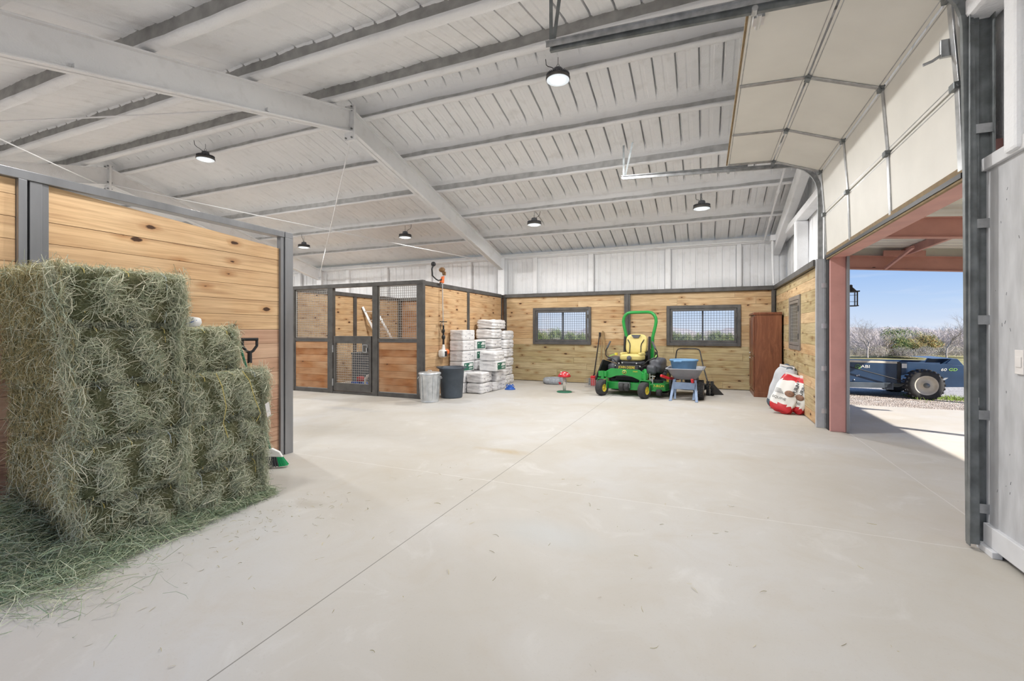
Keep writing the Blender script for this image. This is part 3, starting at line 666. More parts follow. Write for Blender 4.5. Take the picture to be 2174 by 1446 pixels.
# tracks: vertical, curve, horizontal
def track(y, ztop, s):
    dx_ = .0 if s > 0 else .035; pts = [(1.555+dx_*1.3, y, 0.03), (1.553+dx_*1.1, y, 1.2), (1.55+dx_, y, 2.4), (1.548+dx_*.7, y, 3.38)]
    for k in range(1, 8):
        a = k/8*PI/2; pts.append((1.548+dx_*.7 - .42*(1-math.cos(a)), y, 3.38 + (ztop-3.40)*math.sin(a)))
    pts += [(1.10, y, ztop-.02), (.35, y, ztop+.02), (-1.26, y, ztop+.11)]
    m = MB()
    for off, w, h in ((0, .012, .062),):
        for p, q in zip(pts[:-1], pts[1:]):
            m.bar(p, q, .008, .06, (0,1,0)) if False else None
            dd = (Vector(q)-Vector(p)).normalized(); m.bar(p, q, .055, .006, (0,1,0)); 
            nrm = Vector((0,1,0)).cross(dd)
            for e in (-1, 1): m.bar(Vector(p)+nrm*.027*e+Vector((0,-s*.012,0)), Vector(q)+nrm*.027*e+Vector((0,-s*.012,0)), .006, .028, (0,1,0)) if False else None
            for e in (-1, 1):
                c = nrm*.028*e; P4 = [Vector(p)+c, Vector(p)+c+Vector((0,-s*.03,0)), Vector(q)+c+Vector((0,-s*.03,0)), Vector(q)+c]
                m.add(P4 + [v+nrm*.004 for v in P4], [(0,1,2,3),(7,6,5,4),(0,4,5,1),(1,5,6,2),(2,6,7,3),(3,7,4,0)])
    o = m.build('roller_track', M['galv'] if s > 0 else M['galv_dk'], dr, world=True)
    # strengthening angle on the horizontal run and perforated hanger straps
    m = MB(); m.bar((.62, y+.02*s, ztop+.05), (-1.29, y+.02*s, ztop+.135), .006, .05); m.bar((.62, y+.02*s, ztop+.07), (-1.29, y+.02*s, ztop+.155), .05, .005); m.build('track_angle', M['galv'], dr, world=True)
    zr = zb(y) if abs(y) else 0
    for k, (dx, dy) in enumerate(((0, .0), (.10, .02))):
        m = MB(); p = Vector((-1.25+dx*.2, y, ztop+.12)); q = Vector((-1.25+dx*1.6, y+dy*s-.1*k, zr-.0)); m.bar(p, q, .032, .004, (0,1,0)); m.bar(p+Vector((0,.015,0)), q+Vector((0,.015,0)), .004, .032, (0,1,0))
        h = m.build('hanger_strap', M['galv_dk'], dr, world=True)
        m = MB(); nn = int((q-p).length/.045)
        for j in range(nn):
            c = p + (q-p)*((j+.5)/nn); m.box(c.x-.008, c.x+.008, c.y-.0035, c.y-.0025, c.z-.011, c.z+.011)
        m.build('slot', M['cushion'], h)
    for x in (.35, .95): MB().cyl((x, y-.03*s, ztop+.0), (x, y+.04*s, ztop+.0), .022, 10).build('roller', M['galv'], dr, world=True)
track(7.83, 3.87, 1); track(3.86, 3.80, -1)
# near jamb angles and brackets
MB().box(1.57, 1.635, 3.875, 3.88, 0.02, 3.5).box(1.57, 1.575, 3.83, 3.88, 0.02, 3.5).build('track_angle', M['galv_dk'], dr, world=True, bevel=.002)
MB().box(1.635, 1.70, 3.90, 3.905, 0.02, 3.9).box(1.695, 1.70, 3.84, 3.905, 0.02, 3.9).build('jamb_angle', M['galv_dk'], dr, world=True, bevel=.002)
for z in (3.45, 2.70, 2.09, 1.47, .86, .26):
    br = MB(); br.box(1.59, 1.70, 3.862, 3.867, z-.03, z+.03); br = br.build('track_bracket', M['galv'], dr, world=True, bevel=.002)
    MB().box(1.605, 1.655, 3.857, 3.861, z-.006, z+.006).build('slot', M['black_gap'], br).location = br.location
for z in (1.02, .78, .56, .18, .13, 1.0, .97): MB().box(1.602, 1.612, 3.868, 3.874, z-.006, z+.006).build('bolt_head', M['white'], dr, world=True)
MB().box(1.595, 1.63, 3.865, 3.872, .92, .97).build('sticker', M['paper'], dr, world=True)
for y in (7.80,):
    MB().box(1.60, 1.615, y-.03, y+.03, 0, 3.5).build('jamb_angle', M['galv'], dr, world=True); MB().box(1.615, 1.66, 7.64, 7.83, 0, 2.6).build('jamb_angle', M['black'], dr, world=True)  # second angle coloured black to stand in for the shaded gap
    for z in (.25, .86, 1.47, 2.05): MB().box(1.555, 1.63, y-.045, y-.038, z-.035, z+.035).build('track_bracket', M['silver'], dr, world=True, bevel=.002)
m = MB(); m.box(1.50, 1.575, 4.03, 4.06, 3.28, 3.40); m.tube([(1.51, 4.04, 3.30), (1.46, 4.045, 3.27), (1.41, 4.05, 3.255)], .011, 8); m.build('lift_latch', M['galv'], dr, world=True, bevel=.004)
m = MB(); m.cyl((1.655, 3.93, 2.5), (1.655, 3.93, 3.2), .03, 12); m.build('spring_cover', M['black'], dr, world=True)
m = MB(); m.box(.36,.44,4.05,4.16,3.86,3.905); m.cyl((.40,4.02,3.87),(.40,4.2,3.87),.02,10); m.build('top_bracket', M['silver'], dr, world=True)
# ================================================================== LAMPS
def lamp_proto():
    t = thing('high_bay_lamp', 'x', 'ceiling lamp', (0,0,0), 0, 'round high bay lamps')
    MB().lathe([(.0,.0),(.155,.0),(.160,.012),(.158,.03),(.13,.055),(.085,.068),(.085,.07)], n=40).build('housing', M['steel'], t)
    m = MB()
    for k in range(36):
        a = 2*PI*k/36; m.obox((.118*math.cos(a), .118*math.sin(a), .056), (.07, .004, .034), (0, 0, a))
    m.build('heat_fins', M['grey_plastic'], t)
    MB().lathe([(0,.15),(.055,.15),(.062,.14),(.075,.07),(.0,.07)], n=24).build('driver', M['grey_plastic'], t)
    MB().lathe([(0.0,-.0055),(.148,-.0055),(.148,-.001),(0,-.001)], n=40).build('diffuser', M['led_soft'], t)
    MB().lathe([(.03,-.0095),(.098,-.0095),(.098,-.006),(.03,-.006),(.03,-.0095)], n=40).build('led_ring', M['led'], t)
    m = MB(); m.tube([(0,0,.15),(.012,0,.17),(.018,0,.19),(.0,0,.215),(-.018,0,.19),(-.012,0,.17),(0,0,.15)], .004, 6); m.tube([(0,0,.21),(0,0,.30)], .004, 6); m.build('hook', M['galv_dk'], t)
    m = MB(); m.tube([(-.04,.0,.15),(-.09,.01,.19),(-.14,.0,.21),(-.17,.02,.25),(-.18,.03,.33)], .005, 6); m.build('cable', M['black'], t)
    return t
lp = lamp_proto()
LP = [(-1.77,5.76,4.70,'round high bay lamp nearest the camera, hung at the ridge by the door track'), (-8.85,5.80,4.70,'round high bay lamp hung at the ridge above the hay-side partition'),
      (-10.43,9.6,3.76,'high bay lamp seen just right of the tall partition end post'), (-6.96,9.57,3.76,'high bay lamp above the horse stall door'),
      (-3.48,9.54,3.76,'high bay lamp above the left of the two back windows'), (-.04,9.53,3.76,'high bay lamp above the right of the two back windows, nearest the overhead door')]
first = True
for i, (x, y, z, lb) in enumerate(LP):
    if first: lp.location = (x, y, z); lp['label'] = lb; first = False
    else: dup(lp, (x, y, z), i*1.1, lb)
for i, (x, y, z, lb) in enumerate([(-3.48,1.70,3.70,'added unseen high bay lamp of the front row nearest the hay, over the front slope'), (-.04,1.97,3.75,'added unseen high bay lamp of the front row nearest the plywood lining'), (-6.96,1.97,3.75,'added unseen high bay lamp of the front row beyond the hay wall')]):  # front row added out of view to brighten the near floor
    dup(lp, (x, y, z), i*.7, lb)
LPX = LP + [(-15.9,5.8,4.70,''), (-13.9,9.6,3.76,''), (-3.48,1.70,3.70,''), (-.04,1.97,3.75,''), (-6.96,1.97,3.75,'')]  # two lights added without fixtures, then those of the added front row
for i, (x, y, z, lb) in enumerate(LPX):
    ld = bpy.data.lights.new('lamp_light', 'AREA'); ld.shape = 'DISK'; ld.size = .26; ld.energy = LAMP_W * (1.0 if z > 4 else (.45 if y > 5 else .22)); ld.color = (1, .99, .97)
    lo = bpy.data.objects.new('lamp_light', ld); COL.objects.link(lo); lo.location = (x, y, z-.02)
for x in ():
    ld = bpy.data.lights.new('lamp_light', 'AREA'); ld.shape = 'DISK'; ld.size = .26; ld.energy = LAMP_W*.5; ld.color = (1, .99, .97)
    lo = bpy.data.objects.new('lamp_light', ld); COL.objects.link(lo); lo.location = (x, .35, 3.55)
# ================================================================== PARTITIONS
# tall partition beside the hay
hp = thing('wood_partition', 'tall steel-framed wood partition standing behind the stacked hay bales', 'partition', (-4.4, 3.85, 0))
def rowp(r, z): return 1 if z < 1.32 else 0
m = planks(6.2, .02, 2.42, h=.155, seed=33, maxlen=5.5, rowmat=rowp, top=lambda x: 2.455 - .17*ss(1.4, 2.6, x-0) if False else 2.42)
# local x -> world y; panel from y=1.75 to y=3.70
def wpanel(y0, y1, seed, top=None):
    m = planks(y1-y0, .02, 2.33 if top else 2.455, h=.155, seed=seed, maxlen=6, rowmat=rowp, top=top)
    o = m.build('wood_panel', [M['wood_pine'], M['wood_pink']], hp); o.rotation_euler = (0, 0, PI/2); o.location = (-.0, y0-3.85, 0); return o
# rotated +90: local x -> +Y, local y(out/back) -> -X : face at x=-4.4 looks toward +X
wpanel(1.742, 3.70, 33, top=lambda x: 2.455 - .13*ss(.5, 1.9, x))
wpanel(-.5, 1.577, 34)
H2 = 2.52
MB().box(-4.47, -4.36, -.5, 3.742, 2.455, H2).build('top_rail', M['steel_lt'], hp, world=True, bevel=.004)
MB().box(-4.47, -4.36, 3.752, 3.86, 2.455, H2).build('post_cap', M['steel_lt'], hp, world=True, bevel=.004)
MB().box(-4.47, -4.36, 3.752, 3.86, 0, 2.455).build('end_post', M['steel_lt'], hp, world=True, bevel=.004)
MB().box(-4.43, -4.37, 3.70, 3.742, 0, 2.455).build('channel', M['steel_lt'], hp, world=True, bevel=.003)
MB().box(-4.45, -4.40, 3.738, 3.756, 0, 2.45).build('gap_backing', M['black_gap'], hp, world=True)
MB().box(-4.43, -4.36, 1.577, 1.622, 0, 2.455).build('channel', M['steel_lt'], hp, world=True, bevel=.003)
MB().box(-4.45, -4.40, 1.622, 1.64, 0, 2.45).build('gap_backing', M['black_gap'], hp, world=True)
MB().box(-4.44, -4.37, 1.638, 1.705, 0, 2.455).box(-4.42, -4.375, 1.705, 1.742, 0, 2.455).build('mid_post', M['steel_lt'], hp, world=True, bevel=.003)
for y in (1.70, 3.40):
    pass
# horse stall: front with gate, right and left side partitions
YS = 7.87
def frame_rect(m, x0, x1, z0, z1, y0, y1, t):
    m.box(x0, x0+t, y0, y1, z0, z1); m.box(x1-t, x1, y0, y1, z0, z1); m.box(x0+t, x1-t, y0, y1, z0, z0+t); m.box(x0+t, x1-t, y0, y1, z1-t, z1)
sf = thing('horse_stall', 'horse stall of charcoal steel posts, knotty boards and wire mesh with a low gate', 'horse stall', (-7.1, YS, 0))
for (a, b) in ((-8.94,-8.85),(-7.84,-7.69),(-6.58,-6.44),(-5.44,-5.29)):
    MB().box(a, b, YS, YS+.09, 0, 2.36).build('post', M['steel'], sf, world=True, bevel=.004)
MB().box(-9.0, -5.29, YS-.005, YS+.10, 2.36, 2.445).build('top_rail', M['steel'], sf, world=True, bevel=.004)
for (a, b) in ((-8.85,-7.84),(-6.44,-5.44)):
    MB().box(a, b, YS+.01, YS+.08, 1.17, 1.235).build('mid_rail', M['steel'], sf, world=True, bevel=.003)
    MB().box(a, b, YS+.01, YS+.08, 0, .085).build('bottom_rail', M['steel'], sf, world=True, bevel=.003)
    o = planks(b-a-.03, .10, 1.16, h=.15, seed=int(-a*10), rowmat=None, joints=False).build('board_panel', M['wood_red'], sf); o.location = (a+.015+7.1, .03, 0)
    m = MB(); frame_rect(m, a+.01, b-.01, 1.245, 2.35, YS+.03, YS+.045, .018); fr = m.build('mesh_frame', M['mesh_wire'], sf, world=True)
    g = grille(a+.02, b-.02, 1.255, 2.345, YS+.037, .051, .0075).build('wire_mesh', M['mesh_wire'], sf, world=True)
    m = MB(); frame_rect(m, a+.0, b-.0, .085, 1.17, YS+.022, YS+.03, .012); m.build('panel_lip', M['steel_lt'], sf, world=True)
MB().box(-7.69, -6.58, YS+.01, YS+.09, 0, .055).build('sill', M['steel'], sf, world=True, bevel=.003)
sg = MB().box(-7.66, -6.61, YS+.0, YS+.055, 1.13, 1.285).box(-7.66, -6.61, YS+.0, YS+.055, .07, .235).box(-7.66,-7.60, YS+.0, YS+.055, .235, 1.13).box(-6.67,-6.61, YS+.0, YS+.055, .235, 1.13).build('gate_frame', M['steel'], sf, world=True, bevel=.004)
grille(-7.60, -6.67, .24, 1.125, YS+.03, .051, .0075).build('wire_mesh', M['mesh_wire'], sg, world=True)
MB().box(-6.86, -6.66, YS-.002, YS+.05, .90, 1.13).build('latch_plate', M['steel'], sg, world=True, bevel=.003)
m = MB(); frame_rect(m, -6.83, -6.70, .93, 1.10, YS-.012, YS-.003, .012); m.box(-6.72,-6.70,YS-.03,YS-.003,.95,1.03); m.build('latch', M['silver'], sg, world=True)
for z in (.25, 1.0): MB().cyl((-7.675, YS-.005, z-.08), (-7.675, YS-.005, z+.08), .014, 10).build('hinge', M['galv'], sg, world=True)
# right side (facing the room)
ss_ = sf
def sidepanel(par, x, y0, y1, mat, seed, flip=False, top=2.34):
    m = planks(y1-y0, .02, top, h=.152, seed=seed, maxlen=9)
    o = m.build('wood_panel', mat, par); o.rotation_euler = (0, 0, PI/2 if not flip else PI/2); L = par.location
    o.location = (x-L.x, y0-L.y, 0); return o
sidepanel(ss_, -5.345, 7.97, 9.85, M['wood_tan'], 51); sidepanel(ss_, -5.345, 9.97, 11.88, M['wood_tan'], 52)
MB().box(-5.40, -5.33, 9.85, 9.97, 0, 2.36).build('post', M['steel'], ss_, world=True, bevel=.004)
MB().box(-5.40, -5.33, 11.88, 11.95, 0, 2.36).build('post', M['steel'], ss_, world=True, bevel=.004)
MB().box(-5.42, -5.32, 7.975, 11.94, 2.35, 2.44).build('top_rail', M['steel'], ss_, world=True, bevel=.004)
sl = sf
sidepanel(sl, -8.96, 7.98, 9.93, M['wood_bay'], 61, top=2.34); sidepanel(sl, -8.96, 10.05, 11.93, M['wood_bay'], 62, top=2.34)
MB().box(-9.0, -8.93, 9.93, 10.05, 0, 2.36).build('post', M['steel'], sl, world=True, bevel=.004)
MB().box(-9.02, -8.92, 7.975, 11.93, 2.34, 2.44).build('top_rail', M['steel'], sl, world=True, bevel=.004)
# ================================================================== HAY
def strands(rs, P, D, L, w, curl=.25, K=4, droop=0):
    """ribbons: origins P (n,3), directions D (n,3); returns verts, faces"""
    n = len(P); D = D / np.linalg.norm(D, axis=1, keepdims=True)
    A = rs.normal(size=(n,3)); S_ = np.cross(D, A); S_ /= np.linalg.norm(S_, axis=1, keepdims=True)
    Bn = rs.normal(size=(n,3)); Bn -= D * (Bn*D).sum(1, keepdims=True); Bn /= np.linalg.norm(Bn, axis=1, keepdims=True)
    out = np.zeros((n, K, 2, 3)); c = (rs.rand(n) * curl)[:,None]
    for k in range(K):
        t = k/(K-1); q = P + D*(L[:,None]*(t-.5)) + Bn*(c*L[:,None]*(1-(2*t-1)**2)); q[:,2] -= droop*L*t*t
        ww = w[:,None]*(1 if k < K-1 else .4)
        out[:,k,0] = q - S_*ww/2; out[:,k,1] = q + S_*ww/2
    V = out.reshape(-1,3); b = (np.arange(n)*K*2)[:,None]; F = []
    for k in range(K-1): F.append(np.concatenate([b+2*k, b+2*k+1, b+2*k+3, b+2*k+2], axis=1))
    return V, np.concatenate(F)
def npmesh(name, parts, parent=None):
    """parts: list of (V, F(quads), material)"""
    V = np.concatenate([p[0] for p in parts]); off = 0; Fs = []; mi = []
    for i, (v, f, m) in enumerate(parts): Fs.append(f+off); off += len(v); mi += [i]*len(f)
    F = np.concatenate(Fs); me = bpy.data.meshes.new(name)
    me.vertices.add(len(V)); me.vertices.foreach_set('co', V.astype(np.float32).ravel())
    me.loops.add(F.size); me.loops.foreach_set('vertex_index', F.astype(np.int32).ravel())
    me.polygons.add(len(F)); me.polygons.foreach_set('loop_start', np.arange(0, F.size, 4, dtype=np.int32)); me.polygons.foreach_set('loop_total', np.full(len(F), 4, dtype=np.int32))
    for p in parts: me.materials.append(p[2])
    me.polygons.foreach_set('material_index', np.array(mi, dtype=np.int32)); me.update(calc_edges=True); me.validate()
    o = bpy.data.objects.new(name, me); COL.objects.link(o)
    if parent: o.parent = parent
    return o
def soft(sx, sy, sz, n=10, k=5.0, noise=.02, seed=0, freq=3.0, pinch=0):
    """closed superellipsoid-like box with lumpy surface; origin at base centre; returns V, quads"""
    rs = np.random.RandomState(seed); ph = rs.rand(9)*6.28; V = []; F = []; idx = {}
    def vert(p):
        key = tuple(np.round(p, 5))
        if key in idx: return idx[key]
        q = np.array(p, float); l = (np.abs(q)**k).sum()**(1/k); q = q/l
        s = 1 + noise*(math.sin(q[0]*freq*2+ph[0])*math.sin(q[1]*freq*2+ph[1]) + math.sin(q[2]*freq*3+ph[2]+q[0]*freq)*.7 + .5*math.sin(q[1]*freq*4+ph[3]))
        if pinch: s *= 1 - pinch*abs(q[1])**4*abs(q[2])
        q = q*s; V.append((q[0]*sx/2, q[1]*sy/2, q[2]*sz/2 + sz/2)); idx[key] = len(V)-1; return idx[key]
    for ax in range(3):
        for sg_ in (-1, 1):
            for i in range(n):
                for j in range(n):
                    c = []
                    for (a, b) in ((i,j),(i+1,j),(i+1,j+1),(i,j+1)):
                        p = [0,0,0]; p[ax] = sg_; p[(ax+1)%3] = -1+2*a/n; p[(ax+2)%3] = -1+2*b/n; c.append(vert(p))
                    F.append(tuple(c if sg_ > 0 else c[::-1]))
    return V, F
def bale(loc, L, Wd, H, seed, label, rz=0, cutside=True, ncut=3800, nend=9500, ntop=2600, nstr=3):
    """long axis = local x (end face +x with twine), cut side = local -y"""
    rs = np.random.RandomState(seed)
    V, F = soft(L, Wd, H, 14, 9.0, .012, seed, 4); V = np.array(V); F = np.array(F)
    parts = [(V, F, M['hay_core'])]
    def U(n, a, b): return rs.uniform(a, b, n)
    # compressed cut side, short mostly vertical stems
    n = ncut; P = np.stack([U(n,-L/2+.07,L/2), np.full(n,-Wd/2)+rs.normal(0,.006,n), U(n,.0,H)], 1); D = np.stack([rs.normal(0,.35,n), rs.normal(-.1,.25,n), rs.normal(0,1,n)], 1)
    v, f = strands(rs, P, D, U(n,.03,.11), U(n,.0012,.0032), .2); parts.append((v, f, M['hay_cut']))
    n2 = int(n*.10); P = np.stack([U(n2,-L/2+.12,L/2), np.full(n2,-Wd/2-.012), U(n2,.02,H+.02)], 1); D = np.stack([rs.normal(0,.6,n2), rs.normal(-.2,.4,n2), rs.normal(0,1,n2)], 1)
    v, f = strands(rs, P, D, U(n2,.06,.2), U(n2,.0015,.003), .35, droop=.3); parts.append((v, f, M['hay']))
    # folded end, long tangled stems in tufts between the twines
    n = nend; yy = U(n,-Wd/2,Wd/2); zz = U(n,.005,H-.005)
    wv = .035*np.sin(zz*14+seed) + .02*np.sin(zz*31+seed*3)
    lump = .5+.5*np.cos(((yy+wv)/Wd*nstr)*2*PI + PI)          # bulges between strings
    edge = np.abs(2*zz/H-1)**5
    depth = L/2 - .045 + .042*lump*(1-.5*edge) - .045*edge - .035*np.abs(2*yy/Wd)**6 + .018*np.sin(yy*19+zz*13+seed*5) + rs.normal(0,.012,n)
    ang = 1.2*np.sin(yy*23+seed) + 1.1*np.sin(zz*17+yy*9+seed*2) + rs.normal(0,.75,n)
    P = np.stack([depth, yy, zz], 1); D = np.stack([rs.normal(.1,.30,n), np.sin(ang), np.cos(ang)], 1)
    v, f = strands(rs, P, D, U(n,.04,.18)*(1-.55*edge), U(n,.0014,.0040), .40, droop=.12); parts.append((v, f, M['hay']))
    # top and bottom fringe, far side
    n = ntop; P = np.stack([U(n,-L/2+.10,L/2-.03), U(n,-Wd/2,Wd/2), np.full(n,H-.012)+rs.normal(0,.012,n)], 1); D = np.stack([rs.normal(0,1,n), rs.normal(0,1,n), rs.normal(.1,.22,n)], 1)
    v, f = strands(rs, P, D, U(n,.05,.16), U(n,.0016,.0034), .35); parts.append((v, f, M['hay']))
    n = 1300; P = np.stack([U(n,L/2-.35,L/2+.02), np.full(n,Wd/2)+rs.normal(0,.012,n), U(n,0,H)], 1); D = np.stack([rs.normal(0,1,n), rs.normal(.1,.25,n), rs.normal(0,1,n)], 1)
    v, f = strands(rs, P, D, U(n,.05,.15), U(n,.0016,.0034), .35); parts.append((v, f, M['hay']))
    n = 900; s_ = rs.rand(n); P = np.stack([U(n,L/2-.08,L/2-.01), np.where(s_<.5,-Wd/2,Wd/2)+rs.normal(0,.02,n), U(n,0,H)], 1)
    D = np.stack([rs.normal(.2,.4,n), rs.normal(0,.4,n), rs.normal(-.3,1,n)], 1); v, f = strands(rs, P, D, U(n,.07,.2), U(n,.0016,.0034), .35, droop=.3); parts.append((v, f, M['hay']))
    o = npmesh('hay_bale', parts); o.location = loc; o.rotation_euler = (0,0,rz); tag(o, label, 'hay bale', 'stacked hay bales')
    for k in range(nstr):
        y = Wd*((k+.5)/nstr-.5)*1.0 + rs.uniform(-.02,.02); x = L/2+.012; m = MB()
        m.tube([(-L/2+.05,y,H+.008),(x-.08,y+.004,H+.008),(x-.02,y,H-.02),(x-.02,y+.01,H*.72),(x-.028,y-.006,H*.45),(x-.02,y+.006,H*.2),(x-.03,y,.01)], .0028, 5)
        m.build('twine', M['twine'] if (seed+k) % 3 else M['twine_blue'], o)
    return o
HX = -3.42; BL = .92
def hb(y0, y1, z0, h, seed, label, xf=HX, rz=0):
    BL = min(.92, xf + 4.345); return bale((xf-BL/2, (y0+y1)/2, z0), BL, y1-y0-.012, h-.012, seed, label, rz)
hb(1.50, 2.10, .0, .355, 11, 'bottom hay bale at the near corner of the stack, half buried in loose hay', rz=.03)
hb(2.12, 2.74, .0, .355, 12, 'bottom hay bale beside the green broom head')
hb(1.47, 2.09, .36, .355, 13, 'hay bale of the second layer, bulging over the bottom near corner', HX+.03, -.04)
hb(2.11, 2.75, .36, .355, 14, 'hay bale of the second layer at the partition post end, under the white tag')
hb(1.50, 2.12, .72, .355, 15, 'hay bale in the middle layer on the near left side', HX, .02)
hb(2.14, 2.76, .72, .36, 16, 'hay bale in the middle layer with yellow twine, beside the shovel handle', HX+.0, .01)
hb(1.46, 2.06, 1.08, .36, 17, 'hay bale of the fourth layer carrying the topmost bale', HX)
hb(2.08, 2.60, 1.08, .345, 18, 'hay bale of the fourth layer set back at the right, shovel handle behind it', HX-.16, .02)
hb(1.41, 2.09, 1.445, .355, 19, 'topmost hay bale of the stack, two twines over its bright end', HX+.01, -.01)
# loose hay along the foot of the stack and in the near left corner
rs = np.random.RandomState(77)
def loose(n, fn, L, mat, tilt=.16, wob=1): 
    P = np.array([fn() for _ in range(n)]); a = rs.uniform(0, 6.28, n) if wob else rs.normal(1.2,.6,n); D = np.stack([np.cos(a), np.sin(a), rs.normal(0,tilt,n)], 1)
    return (*strands(rs, P, D, rs.uniform(L*.4, L, n), rs.uniform(.0015,.0034,n), .35), mat)
def foot():
    t = rs.rand(); y = 1.35 + t*1.45; w = .16*(1-t) + .05; d = abs(rs.normal(0, w*.55)); x = HX - .04 + d; return (x, y, max(.006, (.13*(1-t)+.05)*math.exp(-d*9)*rs.rand() + .006))
def corner():
    r = abs(rs.normal(0,.26)); a = rs.uniform(0, 6.28); x = max(-4.20, -3.85 + 1.5*r*math.cos(a)); y = 1.30 + .75*r*math.sin(a)
    h = .30*math.exp(-((x+4.05)**2)/.12 - ((y-1.38)**2)/.05) + .07*math.exp(-((x+3.7)**2)/.2-((y-1.3)**2)/.06)
    return (x, y, .008 + h*rs.rand()**.5)
def fringe():
    t = rs.rand(); return (-3.36 - .55*(1-t)*rs.rand() + .10*rs.randn()*.4, 1.05 + t*.5 + .05*rs.randn(), .006 + .03*rs.rand())
lh = npmesh('loose_hay', [loose(5200, foot, .22, M['hay_loose']), loose(9500, corner, .26, M['hay_loose'], .35), loose(2200, corner, .3, M['hay'], .35), loose(1500, fringe, .25, M['hay_loose'], .08), loose(900, foot, .25, M['hay'], .1)])
tag(lh, 'loose green hay scattered on the concrete around the foot of the bale stack', 'loose hay', None, 'stuff')
mm = MB(); hv = []
for j in range(13):
    for i in range(19):
        x = -4.34 + i*.058; y = 1.0 + j*.055; hv.append((x, y, .27*math.exp(-((x+4.05)**2)/.12 - ((y-1.40)**2)/.05) + .06*math.exp(-((x+3.7)**2)/.12-((y-1.42)**2)/.04) - .006))
mm.add(hv, [(j*19+i, j*19+i+1, (j+1)*19+i+1, (j+1)*19+i) for j in range(12) for i in range(18)], 0, True)
mm.build('matted_base', M['hay_core'], lh)
# stray stems on the open floor
def stray(): return (rs.uniform(-3.4, 1.2), rs.uniform(1.0, 4.2)**1.0, .003)
P_s = loose(110, stray, .06, M['hay_cut'], .01); P_n = loose(160, lambda: (-3.2+abs(rs.randn())*.35, rs.uniform(1.3, 3.0), .003), .05, M['hay_cut'], .01)
st = npmesh('hay_litter', [P_s, P_n]); tag(st, 'scattered bits of straw lying on the open concrete floor', 'straw litter', None, 'stuff')
# twine hanging loose over the right-hand bales, and the white tag
m = MB(); m.tube([(HX+.03,2.30,1.08),(HX+.055,2.33,.98),(HX+.06,2.36,.82),(HX+.055,2.34,.70),(HX+.05,2.38,.58)], .003, 5); m.tube([(HX+.02,2.52,1.08),(HX+.05,2.56,1.0),(HX+.06,2.60,.85),(HX+.05,2.66,.72),(HX+.05,2.62,.66)], .003, 5)
tag(m.build('loose_twine', M['twine'], None, loc=(HX+.05,2.4,.6)), 'yellow twine hanging loose over the right-hand hay bales', 'twine')
m = MB(); m.obox((HX+.03, 2.745, .735), (.004, .05, .12), (.25,0,.3)); tag(m.build('paper_tag', M['paper'], None, loc=(HX+.03,2.745,.70)), 'small white paper tag on the right edge of the hay stack', 'tag')
V, F = soft(.13, .10, .075, 8, 2.6, .03, 4); m = MB(); m.add(V, F, 0, True); m.tube([(-.01,-.05,.02),(.03,-.053,.035),(.055,-.03,.05)], .003, 5, 1)
o = m.build('white_ball', [M['white'], M['blue']]); o.location = (HX-.05, 2.17, 1.428); o.rotation_euler = (0,0,.5); tag(o, 'small crumpled white ball lying beside the topmost hay bale', 'ball')
# shovel behind the stack, broom at its foot
sv = thing('shovel', 'D-handled shovel standing behind the hay bales against the partition', 'shovel', (-4.05, 3.0, .0))
def SP(t, dx=0, dz=0): a = Vector((-4.12, 3.16, .02)); b = Vector((-4.17, 3.17, 1.10)); q = a + (b-a)*t; return (q.x-(-4.05), q.y-3.0, q.z)
m = MB(); m.tube([SP(0), SP(1)], .017, 10); m.build('shaft', M['handle_wood'], sv)
m = MB(); q = Vector(SP(1)); m.tube([q+Vector((0,0,-.02)), q+Vector((0,0,.10))], [.022,.02], 10)
u = Vector((.55,.83,0)).normalized()
m.tube([q+Vector((0,0,.08)), q+u*.03+Vector((0,0,.10)), q+u*.062+Vector((0,0,.15)), q+u*.062+Vector((0,0,.215))], .014, 8); m.tube([q+Vector((0,0,.08)), q-u*.03+Vector((0,0,.10)), q-u*.062+Vector((0,0,.15)), q-u*.062+Vector((0,0,.215))], .014, 8)
m.tube([q-u*.075+Vector((0,0,.215)), q+u*.075+Vector((0,0,.215))], .016, 10); m.build('handle_grip', M['black'], sv)
m = MB(); V, F = soft(.24, .05, .32, 8, 4, .01, 2); m.add([(x+SP(0)[0], y+SP(0)[1], z) for x, y, z in V], F, 0, True); m.build('blade', M['galv_dk'], sv)
bm_ = thing('broom', 'angle broom with dark bristles and bright green edge leaning at the hay stack', 'broom', (-4.05, 3.33, 0), R(38))
m = MB(); m.tube([(-.02,0,.20), (-.30,.02,1.25)], .012, 10); m.build('handle', M['dark_green'], bm_)
m = MB(); m.prism([(-.10,.13),(.10,.11),(.07,.165),(.0,.205),(-.05,.20)], 'y', -.022, .022); m.build('head', M['white'], bm_, bevel=.008)
m = MB(); rb_ = random.Random(5)
for i in range(300):
    t = rb_.random(); y = rb_.uniform(-.02,.02); x0 = -.095+.19*t; x1 = -.15+.30*t; m.bar((x0,y,.13-.02*t),(x1,y*1.6,.004+.02*t), .004,.004, mi=0 if t < .72 else 1)
m.build('bristles', [M['grey_plastic'], flat('green_bristle', (.02,.42,.16), .6)], bm_)
